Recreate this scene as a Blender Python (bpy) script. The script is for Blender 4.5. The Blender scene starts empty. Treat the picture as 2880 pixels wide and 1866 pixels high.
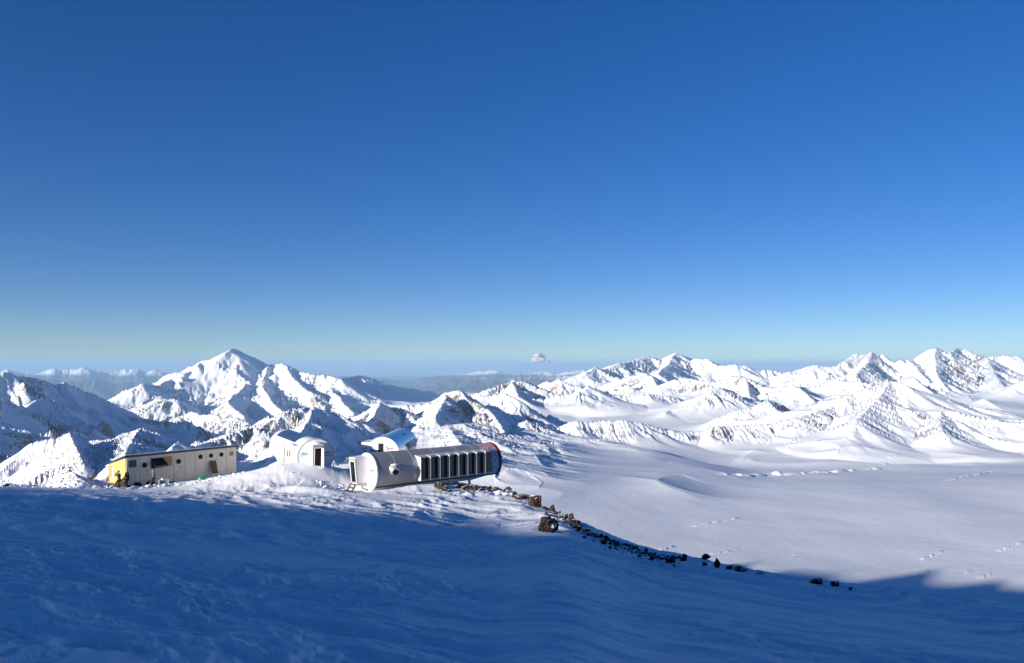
import bpy, bmesh, math, random
import numpy as np
from mathutils import Vector, Matrix

# ------------------------------------------------------------------ camera, sky, sun, exposure
scene = bpy.context.scene
COL = scene.collection
F = 2260.0            # focal length in photograph pixels (2880 wide)
HX, HY = 1440.0, 1028.0   # eye level sits on this photograph row

cam_data = bpy.data.cameras.new("camera")
cam = bpy.data.objects.new("camera", cam_data)
COL.objects.link(cam)
cam_data.sensor_width = 36.0
cam_data.lens = 36.0 * F / 2880.0
cam_data.shift_y = (HY - 933.0) / 2880.0
cam_data.clip_start = 0.2
cam_data.clip_end = 500000.0
cam.location = (0, 0, 0)
cam.rotation_euler = (math.radians(90), 0, 0)
scene.camera = cam

SUN_EL = math.radians(10.5)
TANE = math.tan(SUN_EL)
SUN_AZ = Vector((-0.745, -0.667, 0.0))       # towards the sun, in plan
sun_dir = Vector((SUN_AZ.x * math.cos(SUN_EL), SUN_AZ.y * math.cos(SUN_EL), math.sin(SUN_EL)))

world = bpy.data.worlds.new("World")
scene.world = world
world.use_nodes = True
wn = world.node_tree
wn.nodes.clear()
sky = wn.nodes.new("ShaderNodeTexSky")
sky.sky_type = 'NISHITA'
sky.sun_disc = False
sky.sun_elevation = SUN_EL
sky.sun_rotation = math.atan2(SUN_AZ.x, SUN_AZ.y)
sky.altitude = 3900.0
sky.air_density = 1.0
sky.dust_density = 1.4
sky.ozone_density = 3.0
gam = wn.nodes.new("ShaderNodeGamma")
gam.inputs[1].default_value = 0.88
hsv = wn.nodes.new("ShaderNodeHueSaturation")
hsv.inputs['Saturation'].default_value = 1.24
hsv.inputs['Hue'].default_value = 0.517
bg = wn.nodes.new("ShaderNodeBackground")
bg.inputs[1].default_value = 0.078
wout = wn.nodes.new("ShaderNodeOutputWorld")
wn.links.new(sky.outputs[0], hsv.inputs['Color'])
wn.links.new(hsv.outputs[0], gam.inputs[0])
wn.links.new(gam.outputs[0], bg.inputs[0])
wn.links.new(bg.outputs[0], wout.inputs[0])

sun_data = bpy.data.lights.new("sun", 'SUN')
sun_data.energy = 5.0
sun_data.angle = math.radians(0.5)
sun_data.color = (1.0, 0.93, 0.83)
sun = bpy.data.objects.new("sun", sun_data)
COL.objects.link(sun)
sun.rotation_euler = sun_dir.to_track_quat('Z', 'Y').to_euler()

scene.view_settings.view_transform = 'Standard'
scene.view_settings.look = 'None'
scene.view_settings.exposure = 0.94
scene.view_settings.gamma = 1.0
scene.render.engine = 'CYCLES'
scene.cycles.use_denoising = True
scene.cycles.max_bounces = 6
scene.cycles.diffuse_bounces = 3
scene.cycles.volume_bounces = 0

# ------------------------------------------------------------------ helpers
def tag(o, label=None, cat=None, group=None, kind=None):
    if label: o['label'] = label
    if cat: o['category'] = cat
    if group: o['group'] = group
    if kind: o['kind'] = kind
    return o

def px(x, y, d):
    """photograph pixel + distance in front of the camera -> world point"""
    return ((x - HX) / F * d, d, (HY - y) / F * d)

# ---- materials
def new_mat(name):
    m = bpy.data.materials.new(name)
    m.use_nodes = True
    return m, m.node_tree, m.node_tree.nodes['Principled BSDF']

def simple(name, col, rough=0.6, metal=0.0, spec=0.3, var=0.06, scale=8.0, bump=0.0):
    """a plain painted / cloth / wood surface with a little procedural unevenness"""
    m, nt, b = new_mat(name)
    tc = nt.nodes.new("ShaderNodeTexCoord")
    n = nt.nodes.new("ShaderNodeTexNoise")
    n.inputs['Scale'].default_value = scale
    n.inputs['Detail'].default_value = 5
    nt.links.new(tc.outputs['Object'], n.inputs['Vector'])
    r = nt.nodes.new("ShaderNodeMapRange")
    r.inputs['From Min'].default_value = 0.3
    r.inputs['From Max'].default_value = 0.7
    r.inputs['To Min'].default_value = 1 - var
    r.inputs['To Max'].default_value = 1 + var
    nt.links.new(n.outputs['Fac'], r.inputs['Value'])
    mx = nt.nodes.new("ShaderNodeVectorMath")
    mx.operation = 'SCALE'
    mx.inputs[0].default_value = col
    nt.links.new(r.outputs[0], mx.inputs['Scale'])
    nt.links.new(mx.outputs[0], b.inputs['Base Color'])
    b.inputs['Roughness'].default_value = rough
    b.inputs['Metallic'].default_value = metal
    b.inputs['Specular IOR Level'].default_value = spec
    if bump:
        bp = nt.nodes.new("ShaderNodeBump")
        bp.inputs['Strength'].default_value = bump
        bp.inputs['Distance'].default_value = 0.02
        nt.links.new(n.outputs['Fac'], bp.inputs['Height'])
        nt.links.new(bp.outputs[0], b.inputs['Normal'])
    return m

# ------------------------------------------------------------------ numpy noise
def _hash(ix, iy, s):
    h = (ix.astype(np.int64) * 374761393 + iy.astype(np.int64) * 668265263 + s * 974711) & 0xFFFFFFFF
    h = ((h ^ (h >> 13)) * 1274126177) & 0xFFFFFFFF
    h = h ^ (h >> 16)
    return (h & 0xFFFF).astype(np.float32) / 65535.0

def pnoise(x, y, s=0):
    """2-D gradient noise, about -1..1"""
    xi = np.floor(x); yi = np.floor(y)
    fx = (x - xi).astype(np.float32); fy = (y - yi).astype(np.float32)
    ux = fx * fx * fx * (fx * (fx * 6 - 15) + 10)
    uy = fy * fy * fy * (fy * (fy * 6 - 15) + 10)
    out = 0
    for dx in (0, 1):
        for dy in (0, 1):
            a = _hash(xi + dx, yi + dy, s) * 6.2831853
            g = np.cos(a) * (fx - dx) + np.sin(a) * (fy - dy)
            wx = ux if dx else 1 - ux
            wy = uy if dy else 1 - uy
            out = out + g * wx * wy
    return out * 1.45

def fbm(x, y, o=4, s=0, gain=0.5):
    t = 0; a = 1.0; f = 1.0
    for i in range(o):
        t = t + a * pnoise(x * f + i * 17.3, y * f - i * 9.1, s + i)
        a *= gain; f *= 2.03
    return t

def ridged(x, y, o=4, s=0, gain=0.5):
    t = 0; a = 1.0; f = 1.0; w = 1.0
    for i in range(o):
        n = 1 - np.abs(pnoise(x * f + i * 31.7, y * f + i * 11.9, s + i))
        n = n * n
        t = t + a * n * w
        w = np.clip(n * 1.6, 0, 1)
        a *= gain; f *= 2.07
    return t

def sstep(a, b, x):
    t = np.clip((x - a) / (b - a), 0, 1)
    return t * t * (3 - 2 * t)

def smax(a, b, k):
    h = np.clip(0.5 + 0.5 * (a - b) / k, 0, 1)
    return b + (a - b) * h + k * h * (1 - h)

def grid_mesh(name, x, y, z, mat, keep=None, wrap=False):
    nr, nc = x.shape
    co = np.stack([x, y, z], -1).reshape(-1, 3).astype(np.float32)
    i = np.arange(nr * nc, dtype=np.int32).reshape(nr, nc)
    if wrap:
        i = np.concatenate([i, i[:, :1]], 1)
    q = np.stack([i[:-1, :-1], i[:-1, 1:], i[1:, 1:], i[1:, :-1]], -1).reshape(-1, 4)
    if keep is not None:
        q = q[keep.reshape(-1)]
    me = bpy.data.meshes.new(name)
    me.vertices.add(len(co)); me.vertices.foreach_set("co", co.reshape(-1))
    nq = len(q)
    me.loops.add(nq * 4); me.loops.foreach_set("vertex_index", q.reshape(-1).astype(np.int32))
    me.polygons.add(nq)
    me.polygons.foreach_set("loop_start", (np.arange(nq) * 4).astype(np.int32))
    me.polygons.foreach_set("use_smooth", np.ones(nq, dtype=bool))
    me.update(calc_edges=True)
    me.materials.append(mat)
    o = bpy.data.objects.new(name, me)
    COL.objects.link(o)
    return o
# ------------------------------------------------------------------ snow and rock materials
def snow_bump(nt, b, scale, strength, dist, stretch=(1, 1, 1), detail=6):
    tc = nt.nodes.new("ShaderNodeTexCoord")
    mp = nt.nodes.new("ShaderNodeMapping")
    mp.inputs['Scale'].default_value = stretch
    mp.inputs['Rotation'].default_value = (0, 0, 0.6)
    n = nt.nodes.new("ShaderNodeTexNoise")
    n.inputs['Scale'].default_value = scale
    n.inputs['Detail'].default_value = detail
    n.inputs['Roughness'].default_value = 0.6
    nt.links.new(tc.outputs['Object'], mp.inputs[0])
    nt.links.new(mp.outputs[0], n.inputs['Vector'])
    bp = nt.nodes.new("ShaderNodeBump")
    bp.inputs['Strength'].default_value = strength
    bp.inputs['Distance'].default_value = dist
    nt.links.new(n.outputs['Fac'], bp.inputs['Height'])
    nt.links.new(bp.outputs[0], b.inputs['Normal'])
    return tc, n, bp

def make_snow(name, scale, strength, dist, stretch=(1, 1, 1)):
    m, nt, b = new_mat(name)
    b.inputs['Base Color'].default_value = (0.86, 0.875, 0.89, 1)
    b.inputs['Roughness'].default_value = 0.75
    b.inputs['Specular IOR Level'].default_value = 0.15
    snow_bump(nt, b, scale, strength, dist, stretch)
    return m

M_SNOW = make_snow("wind_packed_snow", 2.2, 0.45, 0.05, (1.0, 2.4, 1.0))

def make_mountain():
    m, nt, b = new_mat("snowy_mountain")
    N = nt.nodes; L = nt.links
    geo = N.new("ShaderNodeNewGeometry")
    at = N.new("ShaderNodeAttribute"); at.attribute_name = "rock"
    def noise(scale, detail=7, rough=0.6, sq=1.0):
        mp = N.new("ShaderNodeMapping"); mp.inputs['Scale'].default_value = (1, 1, sq)
        L.new(geo.outputs['Position'], mp.inputs[0])
        n = N.new("ShaderNodeTexNoise")
        n.inputs['Scale'].default_value = scale; n.inputs['Detail'].default_value = detail
        n.inputs['Roughness'].default_value = rough
        L.new(mp.outputs[0], n.inputs['Vector'])
        return n.outputs['Fac']
    n1 = noise(0.045, 10, 0.74, 2.2)
    n2 = noise(0.004, 5)
    def math_(op, a, c, v=None):
        k = N.new("ShaderNodeMath"); k.operation = op
        if hasattr(a, 'links'): L.new(a, k.inputs[0])
        else: k.inputs[0].default_value = a
        if hasattr(c, 'links'): L.new(c, k.inputs[1])
        else: k.inputs[1].default_value = c
        return k.outputs[0]
    # rock where the slope attribute is high and the noise lets it through
    s = math_('ADD', at.outputs['Fac'], math_('MULTIPLY', math_('SUBTRACT', n1, 0.5), 1.7))
    s = math_('ADD', s, math_('MULTIPLY', math_('SUBTRACT', n2, 0.5), 0.5))
    mr = N.new("ShaderNodeMapRange"); mr.interpolation_type = 'SMOOTHSTEP'
    mr.inputs['From Min'].default_value = 0.62; mr.inputs['From Max'].default_value = 0.80
    L.new(s, mr.inputs['Value'])
    rc = N.new("ShaderNodeValToRGB")
    rc.color_ramp.elements[0].position = 0.3; rc.color_ramp.elements[0].color = (0.15, 0.135, 0.125, 1)
    rc.color_ramp.elements[1].position = 0.7; rc.color_ramp.elements[1].color = (0.40, 0.315, 0.23, 1)
    L.new(noise(0.012, 6), rc.inputs[0])
    mix = N.new("ShaderNodeMix"); mix.data_type = 'RGBA'
    mix.inputs[6].default_value = (0.86, 0.875, 0.89, 1)
    L.new(mr.outputs[0], mix.inputs[0]); L.new(rc.outputs[0], mix.inputs[7])
    aw = N.new("ShaderNodeAttribute"); aw.attribute_name = "wood"
    mw = N.new("ShaderNodeMix"); mw.data_type = 'RGBA'; mw.inputs[7].default_value = (0.02, 0.034, 0.052, 1)
    L.new(aw.outputs['Fac'], mw.inputs[0]); L.new(mix.outputs[2], mw.inputs[6])
    L.new(mw.outputs[2], b.inputs['Base Color'])
    b.inputs['Roughness'].default_value = 0.8
    b.inputs['Specular IOR Level'].default_value = 0.1
    bp = N.new("ShaderNodeBump")
    bp.inputs['Strength'].default_value = 0.8
    bp.inputs['Distance'].default_value = 14.0
    hh = math_('MULTIPLY', n1, math_('ADD', math_('MULTIPLY', at.outputs['Fac'], 1.3), 0.08))
    L.new(hh, bp.inputs['Height'])
    L.new(bp.outputs[0], b.inputs['Normal'])
    return m
M_MOUNT = make_mountain()

# ------------------------------------------------------------------ mountains: crest lines, each at its own distance
# every crest: (list of (photo x, photo y), (distance at start, at end) km or list, side slope, reach km)
R = []
def crest(pts, dist, k=0.62, reach=2.0, A=None):
    R.append((pts, dist, k, reach, A))

# very far range on the left
crest([(-400,1035),(-250,1044),(-120,1036),(0,1041),(21,1039),(42,1047),(76,1050),(105,1051),(126,1045),(151,1036),(168,1041),(185,1037),(210,1037),(235,1033),(260,1041),(277,1041),(294,1050),(311,1045),(336,1041),(353,1039),(387,1037),(403,1045),(429,1039),(445,1041),(462,1047),(487,1049),(513,1050),(560,1058),(640,1068)], (33,36), .55, 6)
crest([(-300,1075),(-60,1062),(60,1072),(130,1064),(200,1072),(270,1069),(330,1078),(400,1070),(470,1082),(560,1092)], (27,29), .5, 5)
# bluish wooded ridges in the middle distance
crest([(960,1058),(1043,1064),(1081,1064),(1152,1074),(1169,1070),(1186,1062),(1219,1060),(1253,1056),(1303,1051),(1320,1049),(1345,1043),(1371,1041),(1396,1041),(1421,1049),(1442,1053),(1463,1050),(1488,1051),(1505,1045),(1522,1043),(1547,1045),(1572,1051),(1597,1045),(1631,1040),(1700,1044)], (38,34), .4, 7)
crest([(1280,1066),(1340,1061),(1420,1064),(1500,1058),(1560,1060),(1640,1052)], (26,25), .4, 4)
# the pyramid massif
crest([(240,1160),(290,1135),(336,1112),(399,1081),(420,1079),(445,1085),(462,1074),(504,1060),(538,1050),(555,1028),(563,1020),(588,1018),(613,1016),(630,1003),(647,983),(657,980),(664,982),(689,1003),(714,1016),(735,1024),(744,1021),(756,1026),(790,1022),(811,1030),(840,1043),(874,1050),(908,1053),(950,1062),(1000,1085)], [9.2]*4+[9.6]*3+[10.2]*3+[10.6]*5+[11.0]*4+[10.8]*4+[10.3]*2+[10]*2+[9.6]*3, .62, 2.6)
crest([(900,1053),(925,1055),(955,1064),(984,1064),(1005,1058),(1026,1058),(1047,1070),(1068,1081),(1097,1083),(1135,1089),(1177,1095),(1219,1100),(1257,1102),(1330,1100)], (11.5,13), .5, 2.0)
crest([(657,982),(672,1020),(690,1058),(704,1078)], (11.0,9.7), .7, 1.4)
crest([(630,1003),(600,1045),(560,1075),(520,1088),(450,1110),(400,1128)], (10.8,8.8), .6, 1.4)
crest([(756,1030),(742,1060),(738,1085),(752,1110),(770,1135),(800,1160)], (10.6,7.9), .62, 1.5)
crest([(806,1032),(822,1060),(850,1085),(880,1108)], (10.3,9.0), .7, 1.2)
crest([(908,1054),(924,1085),(950,1115),(976,1142),(992,1160)], (9.9,8.2), .72, 1.6)
crest([(694,1078),(664,1108),(640,1128),(660,1150),(690,1172)], (9.6,7.2), .62, 1.2)
crest([(520,1180),(540,1160),(570,1165),(600,1162),(630,1175),(660,1170),(700,1190)], (7.6,6.8), .6, .7)
crest([(340,1160),(400,1140),(450,1120),(490,1122),(520,1145)], (8.6,8.2), .6, .9)
# left range, its shaded side towards the lens
crest([(-520,1010),(-300,1030),(-140,1046),(0,1051),(21,1045),(42,1058),(84,1060),(122,1070),(147,1077),(155,1083),(181,1075),(202,1087),(227,1125),(252,1129),(269,1142),(294,1158),(319,1167),(357,1180),(378,1196),(403,1209),(440,1228)], [4.6,4.7,4.8,4.9,4.95,5.0,5.1,5.2,5.3,5.3,5.3,5.4,5.6,5.7,5.8,5.9,6.0,6.1,6.2,6.3,6.4], .6, 2.2)
crest([(-300,1095),(-120,1115),(0,1134),(46,1140),(63,1142),(84,1154),(113,1180),(132,1208),(150,1236)], (3.1,3.7), .66, 1.2)
crest([(72,1146),(92,1130),(109,1121),(122,1124),(139,1142),(170,1175),(205,1205)], (4.2,4.8), .6, .6)
crest([(-700,985),(-500,1000),(-350,1040),(-200,1075)], (3.0,3.0), .6, 1.5)
crest([(-1500,940),(-1000,960),(-700,985)], (2.6,3.0), .55, 1.5)
crest([(-3600,930),(-2300,940),(-1500,940)], (2.0,2.6), .5, 1.2)
# near knobs and domes behind the huts
crest([(84,1246),(101,1240),(130,1234),(160,1230),(168,1226),(182,1221),(195,1215),(210,1224),(240,1246),(258,1262)], (2.15,2.2), .75, .4)
crest([(195,1216),(206,1240),(222,1272),(236,1306)], (2.17,1.75), .8, .3)
crest([(258,1240),(275,1236),(302,1237),(319,1231),(345,1219),(366,1212),(391,1206),(416,1207),(441,1215),(458,1230),(470,1242),(496,1246),(525,1253),(559,1254)], (2.35,2.3), .5, .5)
crest([(391,1208),(372,1236),(356,1268),(340,1300)], (2.33,1.8), .35, .3)
crest([(496,1246),(503,1240),(510,1246),(530,1256)], (2.0,2.0), .7, .2)
crest([(525,1262),(559,1252),(588,1243),(630,1226),(672,1209),(714,1196),(756,1184),(782,1171),(798,1161),(824,1154),(840,1152),(866,1146),(882,1144),(895,1154),(908,1175),(933,1192),(962,1200)], [2.2,2.3,2.35,2.4,2.45,2.5,2.5,2.55,2.55,2.6,2.6,2.65,2.65,2.65,2.6,2.6,2.6], .55, .8)
crest([(882,1146),(870,1178),(850,1210),(830,1236)], (2.65,2.2), .6, .4)
crest([(925,1196),(963,1202),(984,1188),(1022,1171),(1047,1152),(1068,1129),(1076,1133),(1089,1146),(1127,1146),(1135,1150),(1152,1163),(1172,1186),(1194,1209),(1216,1226),(1236,1248)], [2.7,2.75,2.8,2.9,3.0,3.05,3.05,3.05,3.05,3.05,3.0,2.95,2.9,2.8,2.7], .62, .7)
crest([(1068,1131),(1050,1170),(1016,1202),(960,1224),(918,1244)], (3.0,2.4), .7, .4)
crest([(1236,1266),(1246,1258),(1262,1264),(1300,1276),(1340,1284)], (2.2,2.2), .4, .2)
# centre ridge, the two rocky horns
crest([(1127,1146),(1144,1137),(1165,1139),(1181,1133),(1190,1142),(1228,1140),(1249,1121),(1261,1108),(1274,1098),(1291,1102),(1307,1116),(1324,1125),(1341,1129),(1358,1144),(1375,1154),(1392,1171),(1405,1190),(1417,1209)], [3.6,3.6,3.6,3.6,3.6,3.55,3.5,3.45,3.4,3.35,3.3,3.2,3.15,3.1,3.0,2.9,2.8,2.65], .66, .9)
crest([(1258,1112),(1240,1140),(1226,1170)], (3.2,2.8), .6, .5)
crest([(1358,1150),(1366,1146),(1383,1133),(1400,1116),(1417,1108),(1425,1106),(1442,1112),(1459,1125),(1470,1150),(1478,1180)], (3.4,3.2), .7, .8)
crest([(1425,1107),(1432,1140),(1446,1175),(1470,1210),(1480,1222)], (3.4,2.75), .75, .6)
crest([(1390,1128),(1402,1165),(1418,1200)], (3.4,2.8), .75, .5)
# long tan rock band above the glacier
crest([(1470,1186),(1480,1180),(1509,1188),(1551,1200),(1572,1203),(1589,1192),(1614,1182),(1656,1186),(1698,1182),(1761,1182),(1803,1188),(1880,1210),(1964,1213),(2006,1200),(2090,1196),(2174,1192),(2241,1175)], (2.9,3.1), .5, .8)
crest([(2241,1178),(2292,1158),(2342,1146),(2376,1121),(2401,1106),(2439,1095),(2468,1083),(2502,1070),(2535,1077),(2552,1085),(2573,1104),(2603,1137),(2620,1142),(2653,1142),(2670,1171),(2699,1188),(2725,1209),(2754,1217),(2788,1234),(2821,1238),(2863,1245),(2960,1238),(3150,1230)], [3.1,3.2,3.3,3.35,3.4,3.4,3.45,3.5,3.45,3.4,3.35,3.3,3.25,3.2,3.1,3.0,2.95,2.9,2.85,2.8,2.75,2.7,2.7], .46, 1.1)
crest([(2502,1072),(2480,1110),(2440,1150),(2400,1190)], (3.5,2.9), .45, .6)
crest([(2653,1143),(2640,1180),(2650,1215)], (3.2,2.8), .45, .5)
crest([(1300,1190),(1360,1225),(1430,1262)], (2.75,2.25), .17, 1.0)
crest([(1262,1200),(1290,1240),(1330,1285)], (2.7,1.9), .2, .9)
# middle peaks and cliff walls
crest([(1240,1128),(1290,1116),(1345,1102),(1379,1089),(1413,1085),(1425,1077),(1440,1066),(1459,1072),(1476,1072),(1488,1083),(1505,1102),(1530,1122)], (5.8,5.4), .66, 1.4)
crest([(1440,1068),(1450,1095),(1462,1118)], (5.6,4.9), .7, .7)
crest([(1470,1112),(1490,1102),(1505,1095),(1518,1085),(1539,1070),(1555,1074),(1572,1063),(1589,1070),(1597,1079),(1623,1083),(1660,1098)], (6.6,6.3), .62, 1.3)
crest([(1470,1124),(1500,1119),(1530,1121),(1551,1113),(1572,1108),(1614,1106),(1631,1095),(1656,1085),(1677,1093),(1719,1110),(1760,1112),(1824,1106),(1870,1112),(1900,1116)], (5.0,5.2), .62, .7)
# right centre massif and the skyline
crest([(1580,1096),(1614,1079),(1631,1066),(1656,1045),(1673,1033),(1698,1039),(1724,1030),(1740,1022),(1774,1016),(1799,1009),(1820,1002),(1841,1007),(1862,1016),(1875,1007),(1886,999),(1899,991),(1914,997),(1939,1018),(1964,1009),(1985,1006),(2002,1020),(2027,1028),(2048,1026),(2065,1024),(2098,1028),(2119,1041),(2132,1041),(2166,1039),(2191,1045),(2216,1047),(2241,1041),(2267,1030),(2300,1026),(2325,1030),(2355,1028)], [8.6,8.7,8.8,9,9.2,9.4,9.6,9.8,10.2,10.4,10.6,10.7,10.8,11,11,11,11,10.8,10.5,10.5,10.3,10.2,10,10,10,10,10,10,10,10,10,9.6,9.4,9.4,9.4], .5, 2.4)
crest([(2300,1036),(2355,1028),(2376,1016),(2393,1003),(2409,993),(2430,995),(2451,988),(2468,994),(2476,998),(2481,993),(2490,1004),(2502,1016),(2519,1018),(2531,1011),(2552,1009),(2586,1004),(2601,998),(2611,990),(2619,978),(2632,976),(2641,990),(2652,1000),(2662,999),(2678,988),(2691,979),(2716,980),(2737,990),(2771,999),(2788,1001),(2825,999),(2859,999),(2880,1014),(2960,1005),(3080,1012),(3300,1000)], [8.8,8.9,9,9.2,9.3,9.3,9.3,9.2,9.2,9.2,9.1,9,9,9,9.2,9.5,9.5,9.4,9.3,9.3,9.4,9.8,10,10.5,11,11,11,11,11,11,11,11,11,11,11], .7, 2.4)
crest([(2451,990),(2440,1020),(2410,1048)], (9.2,7.9), .75, 1.1)
crest([(2630,978),(2628,1010),(2634,1045),(2645,1070)], (9.3,7.6), .8, 1.1)
crest([(2552,1010),(2580,1035),(2600,1060)], (9.1,7.9), .7, 1.)
crest([(2771,1000),(2790,1035),(2810,1070),(2840,1110)], (10.5,6.8), .65, 1.4)
crest([(1899,993),(1880,1025),(1850,1050)], (11,9), .5, 1.4)
crest([(1780,1070),(1810,1048),(1832,1058),(1850,1085),(1860,1108)], (7.6,6.2), .5, 1.0)
crest([(1700,1100),(1740,1080),(1760,1078),(1790,1095)], (6.8,6.6), .8, .6)
crest([(1860,1090),(1880,1072),(1922,1062),(1985,1070),(2019,1072),(2065,1056),(2098,1062),(2141,1083),(2174,1091),(2205,1087),(2229,1081),(2258,1100),(2300,1133),(2325,1148)], [6.6,6.5,6.4,6.2,6.1,6,5.9,5.7,5.5,5.4,5.3,5.1,4.8,4.6], .6, 1.3)
crest([(2098,1064),(2104,1090),(2110,1112)], (5.9,5.2), .8, .6)
crest([(2300,1092),(2313,1087),(2325,1068),(2351,1064),(2384,1073),(2418,1070),(2468,1083),(2520,1090)], (7.0,6.4), .55, 1.2)
crest([(1870,1162),(1880,1154),(1943,1135),(1975,1118),(1998,1102),(2019,1089),(2057,1096),(2080,1116)], (4.5,5.0), .7, .8)
crest([(1990,1192),(2014,1175),(2069,1154),(2115,1146),(2153,1125),(2172,1124),(2180,1134),(2186,1160)], (3.9,4.2), .7, .5)
crest([(2520,1072),(2552,1062),(2569,1058),(2594,1083),(2636,1117),(2660,1140),(2678,1158),(2712,1184),(2760,1206)], (6.6,5.0), .62, 1.3)
crest([(2700,1150),(2735,1132),(2767,1121),(2790,1136),(2813,1154),(2845,1176),(2880,1196),(2950,1220)], (5.6,4.6), .6, 1.2)
crest([(2560,1112),(2600,1130),(2700,1168),(2800,1202),(2880,1224),(3000,1240)], [3.75,3.8,3.95,4.15,4.3,4.4], .3, .9)
crest([(2800,1110),(2850,1085),(2900,1060),(3000,1050)], (7,7), .6, 1.4)

# ---- the grid: columns of constant bearing, rows of constant distance
XD = np.arange(-0.70, 0.7001, 0.00118)
XL = -0.70 - np.cumsum(np.geomspace(0.0015, 0.16, 58))
XR = 0.70 + np.cumsum(np.geomspace(0.0015, 0.1, 26))
XS = np.concatenate([XL[::-1], XD, XR]).astype(np.float64)
def rows(a, b, q):
    n = max(2, int(math.log(b / a) / q))
    return np.geomspace(a, b, n, endpoint=False)
YS = np.concatenate([rows(190, 1000, .009), rows(1000, 1700, .0045), rows(1700, 12500, .0033), rows(12500, 24000, .010), rows(24000, 40000, .0058), rows(40000, 93000, .02), [93000.0]])
GX, GY = np.meshgrid(XS, YS)
PX = (GX * GY).astype(np.float32)
PY = GY.astype(np.float32)
GX = GX.astype(np.float32)
# spacing of the grid, to keep detail no finer than it can carry
SP = np.maximum(np.gradient(YS)[:, None].astype(np.float32), 0.0012 * PY * 2)

def base_floor():
    y = PY
    right = np.interp(y, [0, 500, 2800, 3600, 5000, 8000, 12000, 16000, 26000, 93000], [-206, -228, -325, -350, -300, -380, -580, -960, -1080, -1150]).astype(np.float32)
    left = np.interp(y, [0, 500, 1500, 2500, 4000, 6000, 9000, 14000, 26000, 93000], [-206, -215, -300, -420, -620, -830, -880, -1050, -1080, -1150]).astype(np.float32)
    w = sstep(-0.30, -0.08, GX)
    return left * (1 - w) + right * w

Z = base_floor()
wN = sstep(0, 1, (PY - 400) / 900.0)
# broad swells of the glacier and basins
Z += (fbm(PX / 900.0 + 3.1, PY / 1500.0, 3, 5) * 5.0 * sstep(700, 1800, PY) + fbm((PX + PY * .3) / 230.0, (PY - PX * .5) / 420.0, 3, 9) * 1.2 * sstep(300, 900, PY)) * (1 - sstep(14000, 20000, PY))
# long low swells running away to the upper right
uu = (PX * 0.82 - PY * 0.57)
Z += 1.6 * np.sin(uu / 260.0 + 2.2 * fbm(PX / 500.0, PY / 500.0, 2, 44)) * sstep(400, 800, PY) * (1 - sstep(2300, 3200, PY))
Z += .045 * np.minimum(170 * np.logaddexp(0, (PX - 420) / 170), 1500) * sstep(500, 1100, PY) * (1 - sstep(1500, 2500, PY))
ZB = Z.copy()

# how slopes wander sideways (spurs and hollows): stretches the distance from each crest
lam = np.clip(PY / 9.0, 130, 1400)
lamq = 2.0 ** np.round(np.log2(lam))
def banded(fn):
    """noise whose size grows with distance, blended between octaves"""
    l = np.log2(lam); a = np.floor(l); t = l - a
    return a, t
SPUR = np.zeros_like(PX)
wA = 1 - sstep(2600, 5200, PY); wC = sstep(7000, 13000, PY); wB = 1 - wA - wC
for wq, lq, sd in ((wA, 520.0, 21), (wB, 1100.0, 31), (wC, 2200.0, 41)):
    SPUR += wq * (ridged(PX / lq, PY / lq, 2, sd) - 0.75)
FAC = np.clip(1.0 - 0.38 * SPUR, 0.45, 1.8)

SM = np.clip(PY * 0.018, 12, 130)
DC = np.full_like(PX, 1e9)       # distance to the nearest crest
ZR = np.full_like(PX, -5000.0)
for pts, dist, k, reach, A in R:
    n = len(pts)
    if isinstance(dist, tuple): ds = np.linspace(dist[0], dist[1], n)
    else: ds = np.array(dist)
    P = np.array([px(a[0], a[1], d * 1000.0) for a, d in zip(pts, ds)])
    rc = reach * 1000.0
    for a, b in zip(P[:-1], P[1:]):
        y0 = min(a[1], b[1]) - rc; y1 = max(a[1], b[1]) + rc
        i0, i1 = np.searchsorted(YS, [y0, y1])
        if i1 <= i0: continue
        yy0 = YS[i0]; yy1 = YS[min(i1, len(YS) - 1)]
        x0 = min(a[0], b[0]) - rc; x1 = max(a[0], b[0]) + rc
        j0 = np.searchsorted(XS, min(x0 / yy0, x0 / yy1)); j1 = np.searchsorted(XS, max(x1 / yy0, x1 / yy1))
        if j1 <= j0: continue
        sl = (slice(i0, i1), slice(j0, j1))
        qx = PX[sl]; qy = PY[sl]
        dx, dy = b[0] - a[0], b[1] - a[1]
        L2 = dx * dx + dy * dy + 1e-6
        t = np.clip(((qx - a[0]) * dx + (qy - a[1]) * dy) / L2, 0, 1)
        d = np.sqrt((qx - a[0] - t * dx) ** 2 + (qy - a[1] - t * dy) ** 2)
        zc = a[2] + (b[2] - a[2]) * t
        sl_ = t * math.sqrt(L2) / (a[1] * .005) + a[0] * .013
        zc = zc + (ridged(sl_, sl_ * 0 + .37, 3, 301) - .85) * a[1] * .0013 * np.exp(-d / (a[1] * .02))
        H = np.maximum(zc - ZB[sl], 20.0) * 1.25
        z = zc - H * (1 - np.exp(-k * d * FAC[sl] / H))
        e = sstep(.5, 1.0, d / rc)
        z = ZB[sl] + (z - ZB[sl]) * (1 - e) - e * SM[sl] * 2.2
        z = np.where(d < rc, z, -5000)
        ZR[sl] = np.maximum(ZR[sl], z)
        DC[sl] = np.minimum(DC[sl], d)
sm = SM
Z = smax(Z, np.maximum(ZR, Z - 4 * sm), sm)
REL = sstep(.38, 1.25, (Z - ZB) / np.clip(PY * .02, 40, 200))     # 0 on the floors, 1 on the mountains
NEAR0 = 1 - np.exp(-(DC / np.clip(PY * .012, 12, 150)) ** 2)   # 0 on the crest itself

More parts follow.
